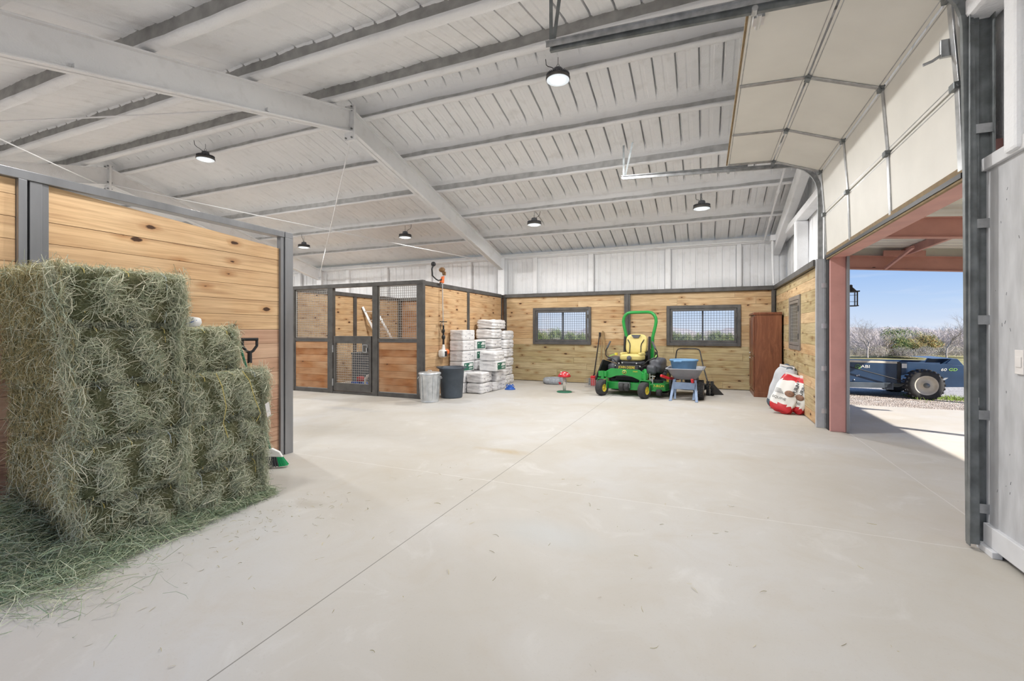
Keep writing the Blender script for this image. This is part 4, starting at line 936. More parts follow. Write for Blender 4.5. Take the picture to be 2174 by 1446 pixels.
# ================================================================== BAGS OF SHAVINGS
def bag(loc, sx, sy, sz, seed, label, rz=0, tilt=(0,0), lab=None, wrap=.02):
    V, F = soft(sx, sy, sz, 14, 22.0 if wrap < .025 else 9.0, wrap*.8, seed, 3.2); m = MB(); m.add(V, F, 0, True)
    # crimped end folds
    for e in (-1, 1):
        m.add([(-sx*.40, e*(sy/2-.01), sz*.50), (sx*.40, e*(sy/2-.01), sz*.50), (sx*.36, e*(sy/2+.012), sz*.56), (-sx*.36, e*(sy/2+.012), sz*.56)], [(0,1,2,3)], 0)
    o = m.build('shavings_bag', M['bag']); o.location = loc; o.rotation_euler = (tilt[0], tilt[1], rz); tag(o, label, 'bag', 'stacked white shavings bags')
    r = random.Random(seed); d = sx/2*1.012
    if lab:
        m = MB(); m.box(d-.004, d+.004, -sy*.40, sy*.36, sz*.14, sz*.84); g = m.build('green_label', M['label_green'], o, bevel=.003); part(g, 'dark green label panel')
        m = MB()
        for (a, b, z, t) in ((.02,.30,.70,.030),(-.05,.30,.56,.030),(.0,.28,.36,.010),(-.02,.28,.28,.010),(-.34,-.24,.66,.02)): m.box(d+.004, d+.006, sy*a, sy*b, sz*z-t/2, sz*z+t/2)
        m.build('label_print', M['white'], g)
    m = MB(); pz = sz*.5
    for i in range(4): m.box(d-.003, d+.0045, -sy*.1+i*.035, -sy*.1+i*.035+.022, sz*.62, sz*.65) if not lab else None
    for (a, z) in ((-.28,.40),(.02,.22),(.26,.48)):
        if not lab: m.prism([(sy*a-.012, sz*z-.012),(sy*a+.012, sz*z-.012),(sy*a, sz*z+.014)], 'x', d-.003, d+.0045)
    # small print on the -y face
    e = -sy/2*1.012
    for i in range(5): m.box(-sx*.25+i*.04, -sx*.25+i*.04+.026, e-.004, e+.002, sz*.66, sz*.685)
    m.build('printing', flat('bag_print_%d' % seed, (.20,.20,.24), .6) if seed == 101 else bpy.data.materials['bag_print_101'], o)
    return o
bh = .237
oc = ['bottom', 'second', 'third', 'fourth', 'fifth', 'topmost']
for i in range(6):
    bag((-5.125, 9.22+.01*(i%2), i*bh), .35, .56, bh-.004, 101+i, 'white shavings bag, %s of the stack beside the dark tub%s' % (oc[i], ' with green label' if i == 2 else ''), lab=(i == 2), rz=.02*math.sin(i*2))
for i in range(5):
    bag((-5.125, 9.84, i*bh), .36, .56, bh-.004, 111+i, 'white shavings bag, %s of the lower stack second from the stall corner%s' % (oc[i] if i < 4 else 'topmost', ', green label' if i > 2 else ''), lab=(i > 2), rz=-.02*math.sin(i*3))
for i in range(6):
    bag((-5.04+.012*math.sin(i*3), 10.46, i*.242), .50, .58, .238, 121+i, 'white shavings bag, %s of the tallest stack behind the labelled bags' % oc[i], rz=.03*math.sin(i*1.7), wrap=.03)
bag((-5.03, 10.58, 6*.242), .50, .84, .23, 127, 'creased white shavings bag on the very top of the tallest stack', rz=.05, wrap=.05)
for i in range(6):
    bag((-5.02+.015*math.sin(i*5), 11.14, i*.235), .53, .62, .231, 131+i, 'white shavings bag, %s of the stack nearest the back wall' % oc[i], rz=.04*math.sin(i*2.3), wrap=.035)
for i in range(2): bag((-4.72, 9.30, i*bh), .40, .56, bh-.004, 141+i, '%s of the two white shavings bags lying on the floor in front of the stacks' % ('lower', 'upper')[i], rz=-.03+.05*i, wrap=.03)
bag((-4.62, 9.92, .0), .30, .60, .215, 143, 'white shavings bag on the floor propped beside the front pair', rz=-.05, tilt=(0,.0), wrap=.04)
bag((-4.60, 9.96, .217), .32, .60, .225, 144, 'white shavings bag lying on the propped bag beside the front pair', rz=.05, tilt=(.0,0), wrap=.04)
bag((-4.56, 9.68, .478), .44, .58, .225, 145, 'white shavings bag with green label resting across the front bags', lab=True)
bag((-4.57, 9.66, .706), .42, .56, .225, 146, 'white shavings bag lying on top of the green-labelled bag in front', rz=.03, wrap=.03)
# ================================================================== BINS
tc_ = thing('trash_can', 'galvanised steel trash can with lid at the stall corner', 'trash can', (-5.0, 7.68, 0))
m = MB(); pr = [(.0,.0),(.175,.0),(.18,.015),(.172,.03)]; m.lathe(pr + [(.176,.04),(.205,.53),(.212,.545),(.205,.556)], n=48)
m.build('can_body', M['can'], tc_)
m = MB()
for k in range(10):
    a = 2*PI*k/10; 
    for z0, z1 in ((.07,.5),): m.bar((.184*math.cos(a),.184*math.sin(a),z0),(.209*math.cos(a),.209*math.sin(a),z1), .028,.006, (math.cos(a),math.sin(a),0))
m.build('rib', M['can'], tc_, bevel=.002)
MB().lathe([(.222,.548),(.222,.572),(.20,.585),(.05,.60),(0,.60)], n=40).build('lid', M['can'], tc_)
MB().tube([(-.045,0,.597),(-.03,0,.62),(.03,0,.62),(.045,0,.597)], .006, 8).build('lid_handle', M['can'], tc_)
for a in (-2.6, .35):
    c = Vector((math.cos(a), math.sin(a), 0)); t_ = Vector((-math.sin(a), math.cos(a), 0)); m = MB()
    m.tube([c*.205+t_*.05+Vector((0,0,.50)), c*.235+t_*.05+Vector((0,0,.46)), c*.238-t_*.05+Vector((0,0,.46)), c*.205-t_*.05+Vector((0,0,.50))], .006, 6); m.build('side_handle', M['galv'], tc_)
tb = thing('round_tub', 'tall dark blue-grey plastic tub with a rolled rim beside the trash can', 'tub', (-4.90, 8.36, 0))
MB().lathe([(0,0),(.215,0),(.225,.02),(.262,.60),(.30,.615),(.302,.64),(.27,.645),(.255,.63),(.215,.05),(0,.03)], n=48).build('tub_body', M['tub_grey'], tb)
for a in (PI, 0): MB().obox((.29*math.cos(a), 0, .632), (.09,.16,.02)).build('rim_handle', M['tub_grey'], tb, bevel=.008)
# string trimmer hanging head-up on the stall side wall
tr = thing('string_trimmer', 'orange and white string trimmer hanging head-up on the stall side wall', 'string trimmer', (-5.26, 8.62, .9))
m = MB(); m.tube([(-.02,-.02,1.72),(0,.0,.30)], .0125, 10); m.build('shaft', M['silver'], tr)
m = MB(); m.tube([(0,0,.62),(0,.0,.16)], [.02,.024], 10); m.obox((0,0,.70), (.03,.26,.02)); m.ellip((0,0,.50),(.035,.035,.05)); m.ellip((0,0,.36),(.04,.045,.06)); m.build('grip', M['black'], tr)
m = MB(); m.tube([(0,-.02,.70),(.01,-.13,.66),(.02,-.15,.56),(.01,-.10,.48),(0,-.02,.44)], .006, 6); m.build('throttle_cable', M['black'], tr)
V, F = soft(.15, .17, .17, 8, 4, .03, 6); m = MB(); m.add([(x, y-.04, z-.08) for x, y, z in V], F, 0, True); m.tube([(0,0,.20),(0,-.01,.06)], [.025,.05], 10); m.build('engine_housing', M['white'], tr)
V, F = soft(.15, .13, .13, 8, 3, .03, 7); m = MB(); m.add([(x, y+.10, z-.03) for x, y, z in V], F, 0, True); m.build('starter_cover', M['orange'], tr)
m = MB(); m.obox((.055,-.02,.0),(.06,.09,.11)); m.build('air_filter', M['black'], tr, bevel=.01)
m = MB(); m.ellip((0,-.06,1.83),(.07,.07,.055)); m.tube([(0,0,1.72),(0,-.03,1.80)], .02, 8); m.obox((.0,.03,1.76),(.06,.05,.08)); m.build('cutting_head', flat('rusty_brown', (.22,.12,.05), .7, 0, .4, 20), tr)
m = MB(); m.tube([(0,-.03,1.60),(0,-.12,1.55),(-.0,-.07,1.62),(.0,-.2,1.58),(0,-.3,1.60),(0,-.44,1.66),(0,-.46,1.80),(0,-.42,1.86)], [.02,.028,.024,.016,.014,.016,.016,.018], 8); m.ellip((0,-.40,1.91),(.05,.055,.05)); m.build('spare_line_spool', M['rubber'], tr)
m = MB(); m.prism([(-.13,1.55),(-.02,1.54),(-.0,1.70),(-.06,1.68)], 'x', -.02, .03); m.build('debris_guard', M['orange'], tr, bevel=.004)
# ================================================================== SMALL THINGS ON THE FLOOR
ms = thing('cat_scratching_post', 'red spotted mushroom-shaped scratching post on a green base', 'scratching post', (-2.94, 10.06, 0))
MB().lathe([(0,0),(.17,0),(.175,.012),(.165,.02),(0,.022)], n=36).build('base', M['dark_green'], ms)
MB().lathe([(0,.02),(.034,.02),(.036,.2),(.034,.36),(0,.36)], n=20).build('post', flat('sisal_rope', (.62,.58,.52), .9, 0, .15, 60, .4), ms)
mc = MB().lathe([(0,.345),(.11,.345),(.145,.352),(.148,.365),(.13,.40),(.10,.435),(.05,.465),(0,.475)], n=36).build('cap', M['red'], ms)
for (a, e) in ((-2.0,.5),(-1.2,.85),(-.6,.55),(-2.6,1.0),(.8,.6),(2.2,.7)):
    m = MB(); m.ellip((.118*math.cos(a)*math.cos(e)*1.12, .118*math.sin(a)*math.cos(e)*1.12, .36+.115*math.sin(e)), (.022,.022,.013), 12, 8); m.build('spot', M['white'], mc)
MB().tube([(-.09,-.04,.35),(-.09,-.04,.22)], .0025, 5).build('string', M['black'], ms)
m = MB(); m.ellip((-.09,-.04,.20),(.028,.022,.028)); m.ellip((-.112,-.04,.222),(.018,.01,.01)); m.build('toy_mouse', M['red'], ms)
cb = thing('pet_bed', 'round grey fabric pet bed on the floor under the left back window', 'pet bed', (-3.66, 11.62, 0), .2)
m = MB(); m.lathe([(.17,.02),(.27,.0),(.305,.02),(.315,.08),(.30,.135),(.26,.155),(.215,.14),(.19,.09),(.17,.03)], n=40)
m.build('bolster', M['cushion'], cb)
MB().lathe([(0,.01),(.22,.01),(.22,.07),(.12,.085),(0,.08)], n=28).build('cushion', M['cushion'], cb)
by = thing('treat_toy', 'blue stacked plastic pet bowl toy on the floor beside the shavings bags', 'pet toy', (-4.27, 10.02, 0))
MB().lathe([(0,0),(.125,0),(.13,.012),(.115,.03),(.09,.034),(.098,.05),(.09,.062),(.06,.066),(.066,.08),(.055,.095),(.0,.10)], n=30).build('bowl_stack', M['blue'], by)
m = MB()
for k in range(6):
    a = k*1.047; m.tube([(.04*math.cos(a),.04*math.sin(a),.095),(.075*math.cos(a),.075*math.sin(a),.12),(.11*math.cos(a),.11*math.sin(a),.07)], .008, 6)
m.build('loop', M['blue'], by)
# ================================================================== GARDEN TOOLS AGAINST THE BACK WALL
def tool(name, label, x0, x1, zt, mat, head=None, y0=11.72, y1=11.97, r=.015):
    t = thing(name, label, name.replace('_', ' '), (x0, y0, 0), 0)
    m = MB(); m.tube([(0,0,.03),(x1-x0, y1-y0, zt)], r, 8); m.build('handle', mat, t)
    if head == 'spade': V, F = soft(.22,.035,.28,8,4,.01,3); mb = MB(); mb.add([(x-.02,y,z) for x,y,z in V], F, 0, True); mb.build('blade', M['galv_dk'], t)
    if head == 'rake':
        mb = MB(); mb.box(-.17,.17,-.012,.012,.05,.075)
        for k in range(12): mb.box(-.165+k*.03,-.158+k*.03,-.05,-.0,.0,.06)
        mb.build('tines', M['galv_dk'], t)
    if head == 'grip':
        mb = MB(); mb.tube([(x1-x0-.002,y1-y0-.002,zt-.10),(x1-x0,y1-y0,zt+.02)], .024, 8); mb.build('grip', M['black'], t)
        mb = MB(); mb.box(-.10,.12,-.06,.05,.0,.17)
        for k in range(5): pass
        mb.build('basket_head', M['galv_dk'], t)
    return t
tool('manure_fork', 'black-handled manure fork leaning on the wall left of the green mower', -2.66, -2.53, 1.34, M['black'], 'grip')
tool('shovel', 'long wooden-handled shovel leaning in the middle of the wall tools', -2.47, -2.455, 1.40, M['ash'], 'spade')
tool('rake', 'long wooden-handled rake leaning rightmost of the wall tools', -2.27, -2.44, 1.38, M['ash'], 'rake')
m = MB()
for (a, b) in ((0,.34),): 
    for i in range(8): m.box(-.17+i*.048,-.166+i*.048,-.1,-.096,0,.20); m.box(-.17+i*.048,-.166+i*.048,.096,.1,0,.20); m.box(-.17+i*.048,-.166+i*.048,-.1,.1,0,.004); 
    for j in range(5): m.box(-.17,.17,-.1,-.096,j*.05,j*.05+.004); m.box(-.17,.17,.096,.1,j*.05,j*.05+.004)
o = m.build('wire_basket', M['galv']); o.location = (-2.56, 11.25, 0); tag(o, 'small wire basket on the floor left of the green mower', 'basket')
rc = thing('gas_can', 'small red container behind the wire basket by the mower', 'gas can', (-2.60, 11.50, 0))
MB().box(-.06,.06,-.06,.06,0,.26).build('body', M['red'], rc, bevel=.02); MB().cyl((0,0,.24),(0.04,0,.32),.018,8).build('spout', M['black'], rc)
# ================================================================== ARMOIRE
ar = thing('armoire', 'tall reddish-brown wooden armoire in the back right corner', 'armoire', (1.24, 11.36, 0))
MB().box(-.25,.25,-.47,.47,.05,1.74).build('cabinet_body', M['cherry'], ar, bevel=.004)
MB().box(-.285,.26,-.485,.485,1.74,1.765).box(-.275,.255,-.478,.478,1.765,1.79).build('cornice', M['cherry'], ar, bevel=.006)
m = MB(); m.box(-.265,.25,-.475,.475,.0,.10); m.build('plinth', M['cherry'], ar, bevel=.006)
for (y0, y1) in ((-.455,-.006),(.006,.455)):
    for (z0, z1) in ((.14,.84),(.88,1.70)):
        m = MB(); m.box(-.275,-.252,y0,y1,z0,z1); d = m.build('door', M['cherry'], ar, bevel=.005); m = MB(); m.box(-.283,-.274,y0+.06,y1-.06,z0+.07,z1-.07); m.build('raised_panel', M['cherry'], d, bevel=.006)
        yk = y1-.03 if y0 < 0 else y0+.03; m = MB(); m.ellip((-.30,yk,.86 - (.05 if z0<.5 else -.06)),(.016,.014,.014),10,8); m.build('knob', M['silver'], d)
# ================================================================== FEED BAGS
def feed(loc, rot, label, seed, w=.40, h=.70, t=.17, opened=False):
    V, F = soft(w, t, h, 12, 3.6, .045, seed, 3.0); V = [(x*(1-.12*(z/h)), y*(1-.35*(z/h)**2), z) for x, y, z in V]; m = MB()
    fm = [0]*len(F)
    for i, f in enumerate(F):
        zc = sum(V[j][2] for j in f)/4; xc = sum(V[j][0] for j in f)/4
        if zc < h*.17: fm[i] = 1
        if zc > h*.80 and not opened or (opened and zc > h*.93): fm[i] = 1
    b = len(m.v); m.v += V; m.f += [tuple(j+b for j in f) for f in F]; m.m += fm; m.s += [True]*len(F)
    o = m.build('feed_bag', [M['white'], M['red']]); o.location = loc; o.rotation_euler = rot; tag(o, label, 'feed bag', 'feed bags')
    m = MB(); m.obox((0,-t*.22,h*.97),(w*.62,.008,.05),(.2,0,0)); m.build('stitched_top', M['paper'], o)
    return o
f1 = feed((1.17, 8.86, .03), (R(-27), R(14), R(-22)), 'white and red feed bag leaning in front of the other feed bags by the armoire', 3)
text('brand_print', 'PURINA', .075, M['black'], f1, (.125,-.092,.47), (R(90),R(-90),0), .001, 1, .002)
text('brand_print', 'EQUINE', .06, M['black'], f1, (-.06,-.098,.21), (R(90),0,0), .001)
m = MB(); m.ellip((.06,-.090,.33),(.075,.012,.055),14,8); m.build('printed_picture', flat('brown_print', (.20,.10,.06), .6, 0, .5, 18), f1)
m = MB()
for i in range(4): m.box(-.16,-.02-.02*i,-.098,-.094,.30+i*.022,.307+i*.022)
m.build('small_print', M['grey_plastic'], f1)
f2 = feed((1.38, 8.92, .03), (R(-14), R(16), R(-40)), 'white and red feed bag leaning on the right wall beside the door jamb', 5, .36, .62, .17)
text('brand_print', 'PURINA', .075, M['black'], f2, (.05,-.094,.40), (R(90),R(-90),0), .001, 1, .002)
text('brand_print', 'EQUINE', .06, M['black'], f2, (-.0,-.096,.17), (R(90),0,0), .001)
m = MB(); m.ellip((.05,-.090,.27),(.07,.012,.05),14,8); m.build('printed_picture', bpy.data.materials['brown_print'], f2)
f3 = feed((1.20, 9.38, .02), (R(-12), R(10), R(-30)), 'taller pale grey feed bag standing behind the two red and white ones', 8, .40, .78, .20, True)
f3.data.materials[1] = M['tub_grey']; f3.data.materials[0] = flat('grey_bag', (.50,.52,.55), .5)
m = MB(); m.ellip((.05,-.098,.58),(.06,.012,.05),12,8); m.build('blue_emblem', M['blue'], f3)
# ================================================================== RIDING MOWER
mw = thing('riding_mower', 'green zero-turn riding mower with yellow seat and roll bar under the back wall post', 'riding mower', (-1.40, 11.02, 0), R(-9))
def wheel(name, c, r, w, parent, rimm, hubr=.5, axis='x', tread=0, n=40):
    m = MB(); pr = [(r*hubr, -w*.46), (r*.86, -w*.5), (r*.97, -w*.40), (r, -w*.25), (r, w*.25), (r*.97, w*.40), (r*.86, w*.5), (r*hubr, w*.46)]
    m.lathe(pr, (0,0,0), n, 0, axis)
    if tread:
        for k in range(tread):
            a = 2*PI*k/tread
            for s in (-1, 1):
                p = Vector((s*w*.24, math.cos(a + s*.05)*r*1.0, math.sin(a + s*.05)*r*1.0)) if axis == 'x' else Vector((math.sin(a+s*.05)*r, s*w*.24, math.cos(a+s*.05)*r))
                rot = (a, 0, s*.5) if axis == 'x' else (0, a, s*.5)
                sz = (w*.5, 2*PI*r/tread*.42, r*.09) if axis == 'x' else (2*PI*r/tread*.42, w*.5, r*.09)
                rot = (a - PI/2, 0, s*.35) if axis == 'x' else (0, a, s*.35)
                m.obox(p, sz, rot)
    o = m.build(name, M['rubber'], parent, bevel=0); o.location = c
    m = MB(); rr = r*hubr; m.lathe([(rr*1.02,-w*.44),(rr*.92,-w*.46),(rr*.84,-w*.30),(rr*.35,-w*.22),(rr*.30,-w*.36),(0,-w*.36)], (0,0,0), 28, 0, axis); m.lathe([(0,w*.36),(rr*.30,w*.36),(rr*.35,w*.22),(rr*.84,w*.30),(rr*.92,w*.46),(rr*1.02,w*.44)], (0,0,0), 28, 0, axis)
    m.build('rim', rimm, o); return o
for s in (-1, 1): wheel('rear_tire', (s*.54, .0, .29), .29, .25, mw, M['yellow'], .55, 'x', 22)
for s in (-1, 1):
    wh = wheel('caster_wheel', (s*.46, -1.22, .168), .168, .15, mw, M['yellow'], .50); wh.rotation_euler = (0, 0, R(-14))
    m = MB()
    for e in (-1, 1): m.bar((s*.46+e*.10, -1.20, .16), (s*.46+e*.10, -1.17, .36), .012, .05, (0,1,0))
    m.bar((s*.46-.105,-1.17,.365),(s*.46+.105,-1.17,.365), .07,.02); m.cyl((s*.46,-1.17,.36),(s*.46,-1.17,.53),.032,14); m.build('caster_fork', M['green'], mw, bevel=.004)
m = MB(); dk = [(-.58,-.45),(-.58,-.90),(-.42,-1.02),(.0,-1.05),(.62,-1.02),(.80,-.88),(.84,-.62),(.74,-.36),(.3,-.22),(-.4,-.25)]
m.prism(dk, 'z', .15, .285); m.prism([(x*1.02,y*1.01) for x,y in dk], 'z', .135, .155); m.build('mower_deck', M['green'], mw, bevel=.012)
m = MB()
for x in (-.36,.12,.58): m.cyl((x,-.66,.285),(x,-.66,.34),.13,24)
m.build('spindle_cover', M['black'], mw, bevel=.006)
for x in (.70,): 
    m = MB(); m.lathe([(0,-.05),(.065,-.05),(.07,-.03),(.07,.03),(.065,.05),(0,.05)],(x,-.98,.11),20,0,'x'); m.build('deck_roller', M['rubber'], mw)
for x in (-.055,.055): MB().lathe([(0,-.048),(.075,-.048),(.085,-.03),(.085,.03),(.075,.048),(0,.048)],(x,-1.11,.20),22,0,'x').build('anti_scalp_roller', M['rubber'], mw)
MB().box(-.12,.12,-1.13,-1.05,.275,.30).box(-.125,-.11,-1.13,-1.06,.18,.29).box(.11,.125,-1.13,-1.06,.18,.29).build('roller_bracket', M['galv_dk'], mw)
# front axle plate with the arched lower edge
m = MB(); top = [(-.40,.53),(-.30,.585),(.32,.575),(.42,.50)]; bot = [(.42,.37),(.32,.36),(.18,.42),(.0,.45),(-.18,.43),(-.30,.385),(-.40,.37)]
m.prism(top+bot, 'y', -1.10, -1.075); pl = m.build('front_plate', M['green'], mw, bevel=.005)
MB().box(-.56,-.38,-1.17,-1.08,.40,.52).box(-.52,-.40,-1.075,-1.0,.42,.50).build('axle_arm', M['green'], mw, bevel=.006)
MB().bar((.40,-1.08,.47),(.48,-1.16,.44),.10,.12).bar((.38,-1.02,.50),(.46,-1.12,.56),.05,.10).build('axle_arm', M['green'], mw, bevel=.006)
text('brand_lettering', 'Z960M', .035, M['yellow'], pl, (.235,-1.102,.535), (R(90),0,0), .001)
m = MB(); m.lathe([(0,-.003),(.045,-.003),(.045,0),(0,0)],(0,-1.101,.515),24,0,'y'); em = m.build('emblem', M['yellow'], pl); m = MB(); m.lathe([(0,-.005),(.037,-.005),(.037,-.003),(0,-.003)],(0,-1.101,.515),24,0,'y'); m.build('emblem_field', M['dark_green'], em)
m = MB(); pts = [(-.022,.505),(-.006,.512),(.004,.528),(.018,.532),(.008,.518),(.024,.505),(.006,.508),(-.010,.496)]; m.prism(pts,'y',-1.108,-1.106); m.build('leaping_figure', M['yellow'], em)
m = MB(); m.box(-.26,.26,-.98,-.60,.40,.43); m.add([(-.24,-.96,.43),(.24,-.96,.43),(.24,-.90,.66),(-.24,-.90,.66)], [(0,1,2,3)]); m.box(-.26,.26,-.90,-.80,.42,.66); m.build('foot_platform', M['black'], mw, bevel=.006)
text('brand_lettering', 'JOHN DEERE', .075, M['yellow'], mw, (0,-.945,.605), (R(80),0,0), .0015, .85)
m = MB(); m.box(-.30,.30,-.80,.35,.30,.62); m.build('chassis', M['black'], mw, bevel=.01)
MB().bar((-.42,-1.02,.42),(-.30,-.2,.42),.06,.08).bar((.42,-1.02,.42),(.30,-.2,.42),.06,.08).build('frame_rail', M['green'], mw, bevel=.006)
# seat
def sbox(c, s, k=5, n=10, seed=0, noise=.008, rot=None):
    V, F = soft(*s, n, k, noise, seed); E_ = Euler(rot or (0,0,0)).to_matrix(); V = [Vector(c) + E_ @ Vector((x,y,z)) for x,y,z in V]; return V, F
m = MB(); m.add(*sbox((0,-.52,.73),(.50,.46,.15),4.5),0,True); se = m.build('seat_cushion', M['seat_yellow'], mw)
m = MB(); m.lathe([(0,-.02),(.04,-.02),(.052,-.012),(.052,0),(0,0)],(0,-.765,.80),24,0,'y'); m.build('seat_badge', M['grey_plastic'], se)
m = MB(); m.add(*sbox((0,-.26,.86),(.48,.14,.47),4,12,1,.004,(R(-12),0,0)),0,True); bk = m.build('seat_back', M['seat_yellow'], mw)
m = MB()
for s in (-1,1):
    Pp = [(s*.13,.87),(s*.125,1.05),(s*.135,1.11),(s*.19,1.20)]
    m.tube([(x, -.335+(z-.86)*.19, z) for x,z in Pp], .011, 6)
m.build('seat_stripe', M['black'], bk)
m = MB(); m.prism([(-.11,1.31),(.11,1.31),(.06,1.235),(-.06,1.235)],'y',-.275,-.24); m.build('head_patch', M['grey_plastic'], bk, bevel=.004)
for s in (-1,1):
    m = MB(); m.add(*sbox((s*.205,-.50,.84),(.08,.40,.075),4),0,True); m.build('seat_bolster', M['seat_yellow'], mw)
m = MB(); m.add(*sbox((0,-.50,.64),(.48,.44,.10),3.5,8,3,.03),0,True); m.build('seat_base', M['grey_plastic'], mw)
for s in (-1,1):
    m = MB(); m.bar((s*.285,-.22,.70),(s*.285,-.16,1.27),.045,.07); m.build('seat_side_bracket', M['black'], mw, bevel=.01)
# roll bar
pts = [(-.33,.0,.80),(-.31,.0,1.05),(-.325,-.0,1.32)]
L = [(-.30,.02,.72),(-.305,.02,1.25),(-.37,.02,1.52),(-.385,.02,1.62),(-.375,.02,1.70),(-.34,.02,1.77),(-.28,.02,1.82),(-.20,.02,1.835)]
m = MB(); m.tube(L + [(-x,y,z) for x,y,z in L[::-1]], .037, 10); m.build('roll_bar', M['green'], mw)
for s in (-1,1): MB().box(s*.30-.04,s*.30+.04,-.03,.07,.40,.98).build('roll_bar_bracket', M['green'] if s > 0 else M['black'], mw, bevel=.006)
# fenders / tanks
for s in (-1,1):
    m = MB(); m.add(*sbox((s*.49,-.22,.46),(.28,.66,.34),4,10,4+s,.03),0,True); m.add(*sbox((s*.44,-.56,.44),(.20,.24,.22),3.5,8,9+s,.03),0,True); fe = m.build('fender', M['grey_plastic'], mw)
    m = MB(); m.obox((s*.50,-.42,.84),(.035,.30,.006),(R(8),0,s*R(10))); m.build('fender_stripe', M['bright_green'], fe)
MB().add(*sbox((0,.42,.42),(.62,.5,.50),4,8,2,.02),0,True).build('engine_cover', M['black'], mw)
m = MB(); m.cyl((-.42,-.40,.84),(-.42,-.40,.89),.035,14); m.build('fuel_cap', M['yellow'], mw)
for s in (-1,1):
    Pp = [(s*.22,-.74,.64),(s*.35,-.78,.76),(s*.50,-.80,.82),(s*.525,-.80,.86),(s*.52,-.80,.96),(s*.49,-.80,1.02)]
    if s > 0: Pp = [(x*1.12+.03, y, z) for x, y, z in Pp]
    m = MB(); m.tube(Pp, .013, 8); lv = m.build('control_lever', M['black'], mw)
    m = MB(); m.tube([Pp[-1],(Pp[-1][0]-s*.07,-.79,1.17)], .021, 8); m.build('lever_grip', M['grey_plastic'], lv)
m = MB()
for (x,y,z) in ((-.20,-.86,.68),(-.13,-.84,.69),(.19,-.86,.69),(.27,-.88,.63),(-.27,-.88,.63)): m.ellip((x,y,z),(.02,.02,.02),8,6)
m.build('bolt', M['silver'], mw)
m = MB(); m.cyl((.50,-.95,.28),(.50,-.95,.50),.012,8); m.cyl((.55,-.92,.28),(.55,-.92,.46),.014,8); m.obox((.56,-.93,.44),(.10,.02,.02)); m.obox((.52,-.94,.36),(.05,.03,.06)); m.build('deck_linkage', M['silver'], mw)
text('deck_lettering', '7-IRON', .07, M['yellow'], mw, (.69,-.975,.245), (R(90),0,R(32)), .001)
m = MB(); m.add([(-.74,-.95,.30),(-.56,-.95,.76),(-.50,-.50,.76),(-.68,-.50,.30),(-.70,-.95,.29),(-.52,-.95,.75),(-.46,-.5,.75),(-.64,-.5,.29)], [(0,1,2,3),(7,6,5,4),(0,4,5,1),(1,5,6,2),(2,6,7,3),(3,7,4,0)]); ch = m.build('discharge_chute', M['black'], mw, bevel=.015)
m = MB(); m.tube([(-.55,-.93,.77),(-.25,-.86,.68)], .006, 6); m.build('chute_rod', M['ash'], mw)
# ================================================================== WHEELBARROW WITH TUB
wbw = thing('wheelbarrow', 'grey two-wheeled wheelbarrow on pale blue legs with red handles', 'wheelbarrow', (-.36, 9.95, 0), R(-3))
def trayring(w, d, z, y0): 
    out = []; r = .07
    for (cx, cy, a0) in ((w/2-r, y0-d/2+r, -90),(w/2-r, y0+d/2-r, 0),(-w/2+r, y0+d/2-r, 90),(-w/2+r, y0-d/2+r, 180)):
        for k in range(5): a = R(a0 + k*22.5); out.append((cx+r*math.cos(a), cy+r*math.sin(a), z))
    return out
rings = [trayring(.42,.50,.40,.30), trayring(.52,.66,.47,.30), trayring(.68,.90,.63,.28), trayring(.73,.95,.635,.28), trayring(.73,.95,.615,.28), trayring(.70,.92,.615,.28)]
m = MB(); vs = [p for r_ in rings for p in r_]; k = 20
m.add(vs, [(i*k+j, i*k+(j+1)%k, (i+1)*k+(j+1)%k, (i+1)*k+j) for i in range(len(rings)-1) for j in range(k)], 0, True); m.add(rings[0], [tuple(range(k))[::-1]])
m.add([(x,y,z+.012) for x,y,z in trayring(.41,.49,.40,.30)] + [(x,y,z) for x,y,z in trayring(.665,.885,.63,.28)], [tuple(range(k))] + [(j,(j+1)%k,k+(j+1)%k,k+j) for j in range(k)], 0, True); m.build('tray', M['barrow_grey'], wbw)
for s in (-1,1):
    m = MB(); m.bar((s*.20,-.02,.40),(s*.245,-.30,.0),.05,.012,(0,1,0)); m.bar((s*.20,.14,.40),(s*.175,-.16,.02),.045,.012,(0,1,0)); m.bar((s*.245-.03,-.31,.006),(s*.245+.03,-.31,.006),.07,.012); m.build('leg', M['barrow_blue'], wbw, bevel=.004)
MB().box(-.20,.20,-.155,-.145,.22,.36).build('cross_plate', M['barrow_blue'], wbw, bevel=.004)
m = MB(); m.bar((-.17,.55,.36),(-.30,-.15,.43),.035,.05); m.bar((-.30,-.15,.43),(-.42,-.36,.50),.045,.055); m.build('handle', M['red'], wbw, bevel=.01)
m = MB(); m.bar((.17,.55,.36),(.16,-.17,.40),.035,.05); m.bar((.16,-.17,.36),(.15,-.19,.44),.05,.035); m.build('handle', M['red'], wbw, bevel=.01)
for s in (-1,1): wheel('wheel', (s*.30+.0, .12 if s > 0 else .45, .195), .195, .10, wbw, M['silver'], .55, 'x', 24)
MB().cyl((-.36,.45,.195),(.1,.3,.195),.012,8).cyl((.1,.12,.195),(.36,.12,.195),.012,8).bar((.1,.1,.195),(.1,.3,.40),.03,.03).bar((-.1,.45,.195),(-.1,.4,.40),.03,.03).build('axle', M['galv_dk'], wbw)
ut = thing('muck_tub', 'blue plastic tub with a notched rim sitting inside the wheelbarrow', 'tub', (-.39, 10.22, .415))
MB().lathe([(0,0),(.20,0),(.21,.02),(.265,.35),(.285,.355),(.287,.385),(.26,.39),(.25,.37),(.20,.03),(0,.025)], n=40).build('tub_body', M['bucket_blue'], ut)
MB().obox((-.11,-.285,.355),(.16,.07,.03)).build('rim_handle', M['bucket_blue'], ut, bevel=.01)
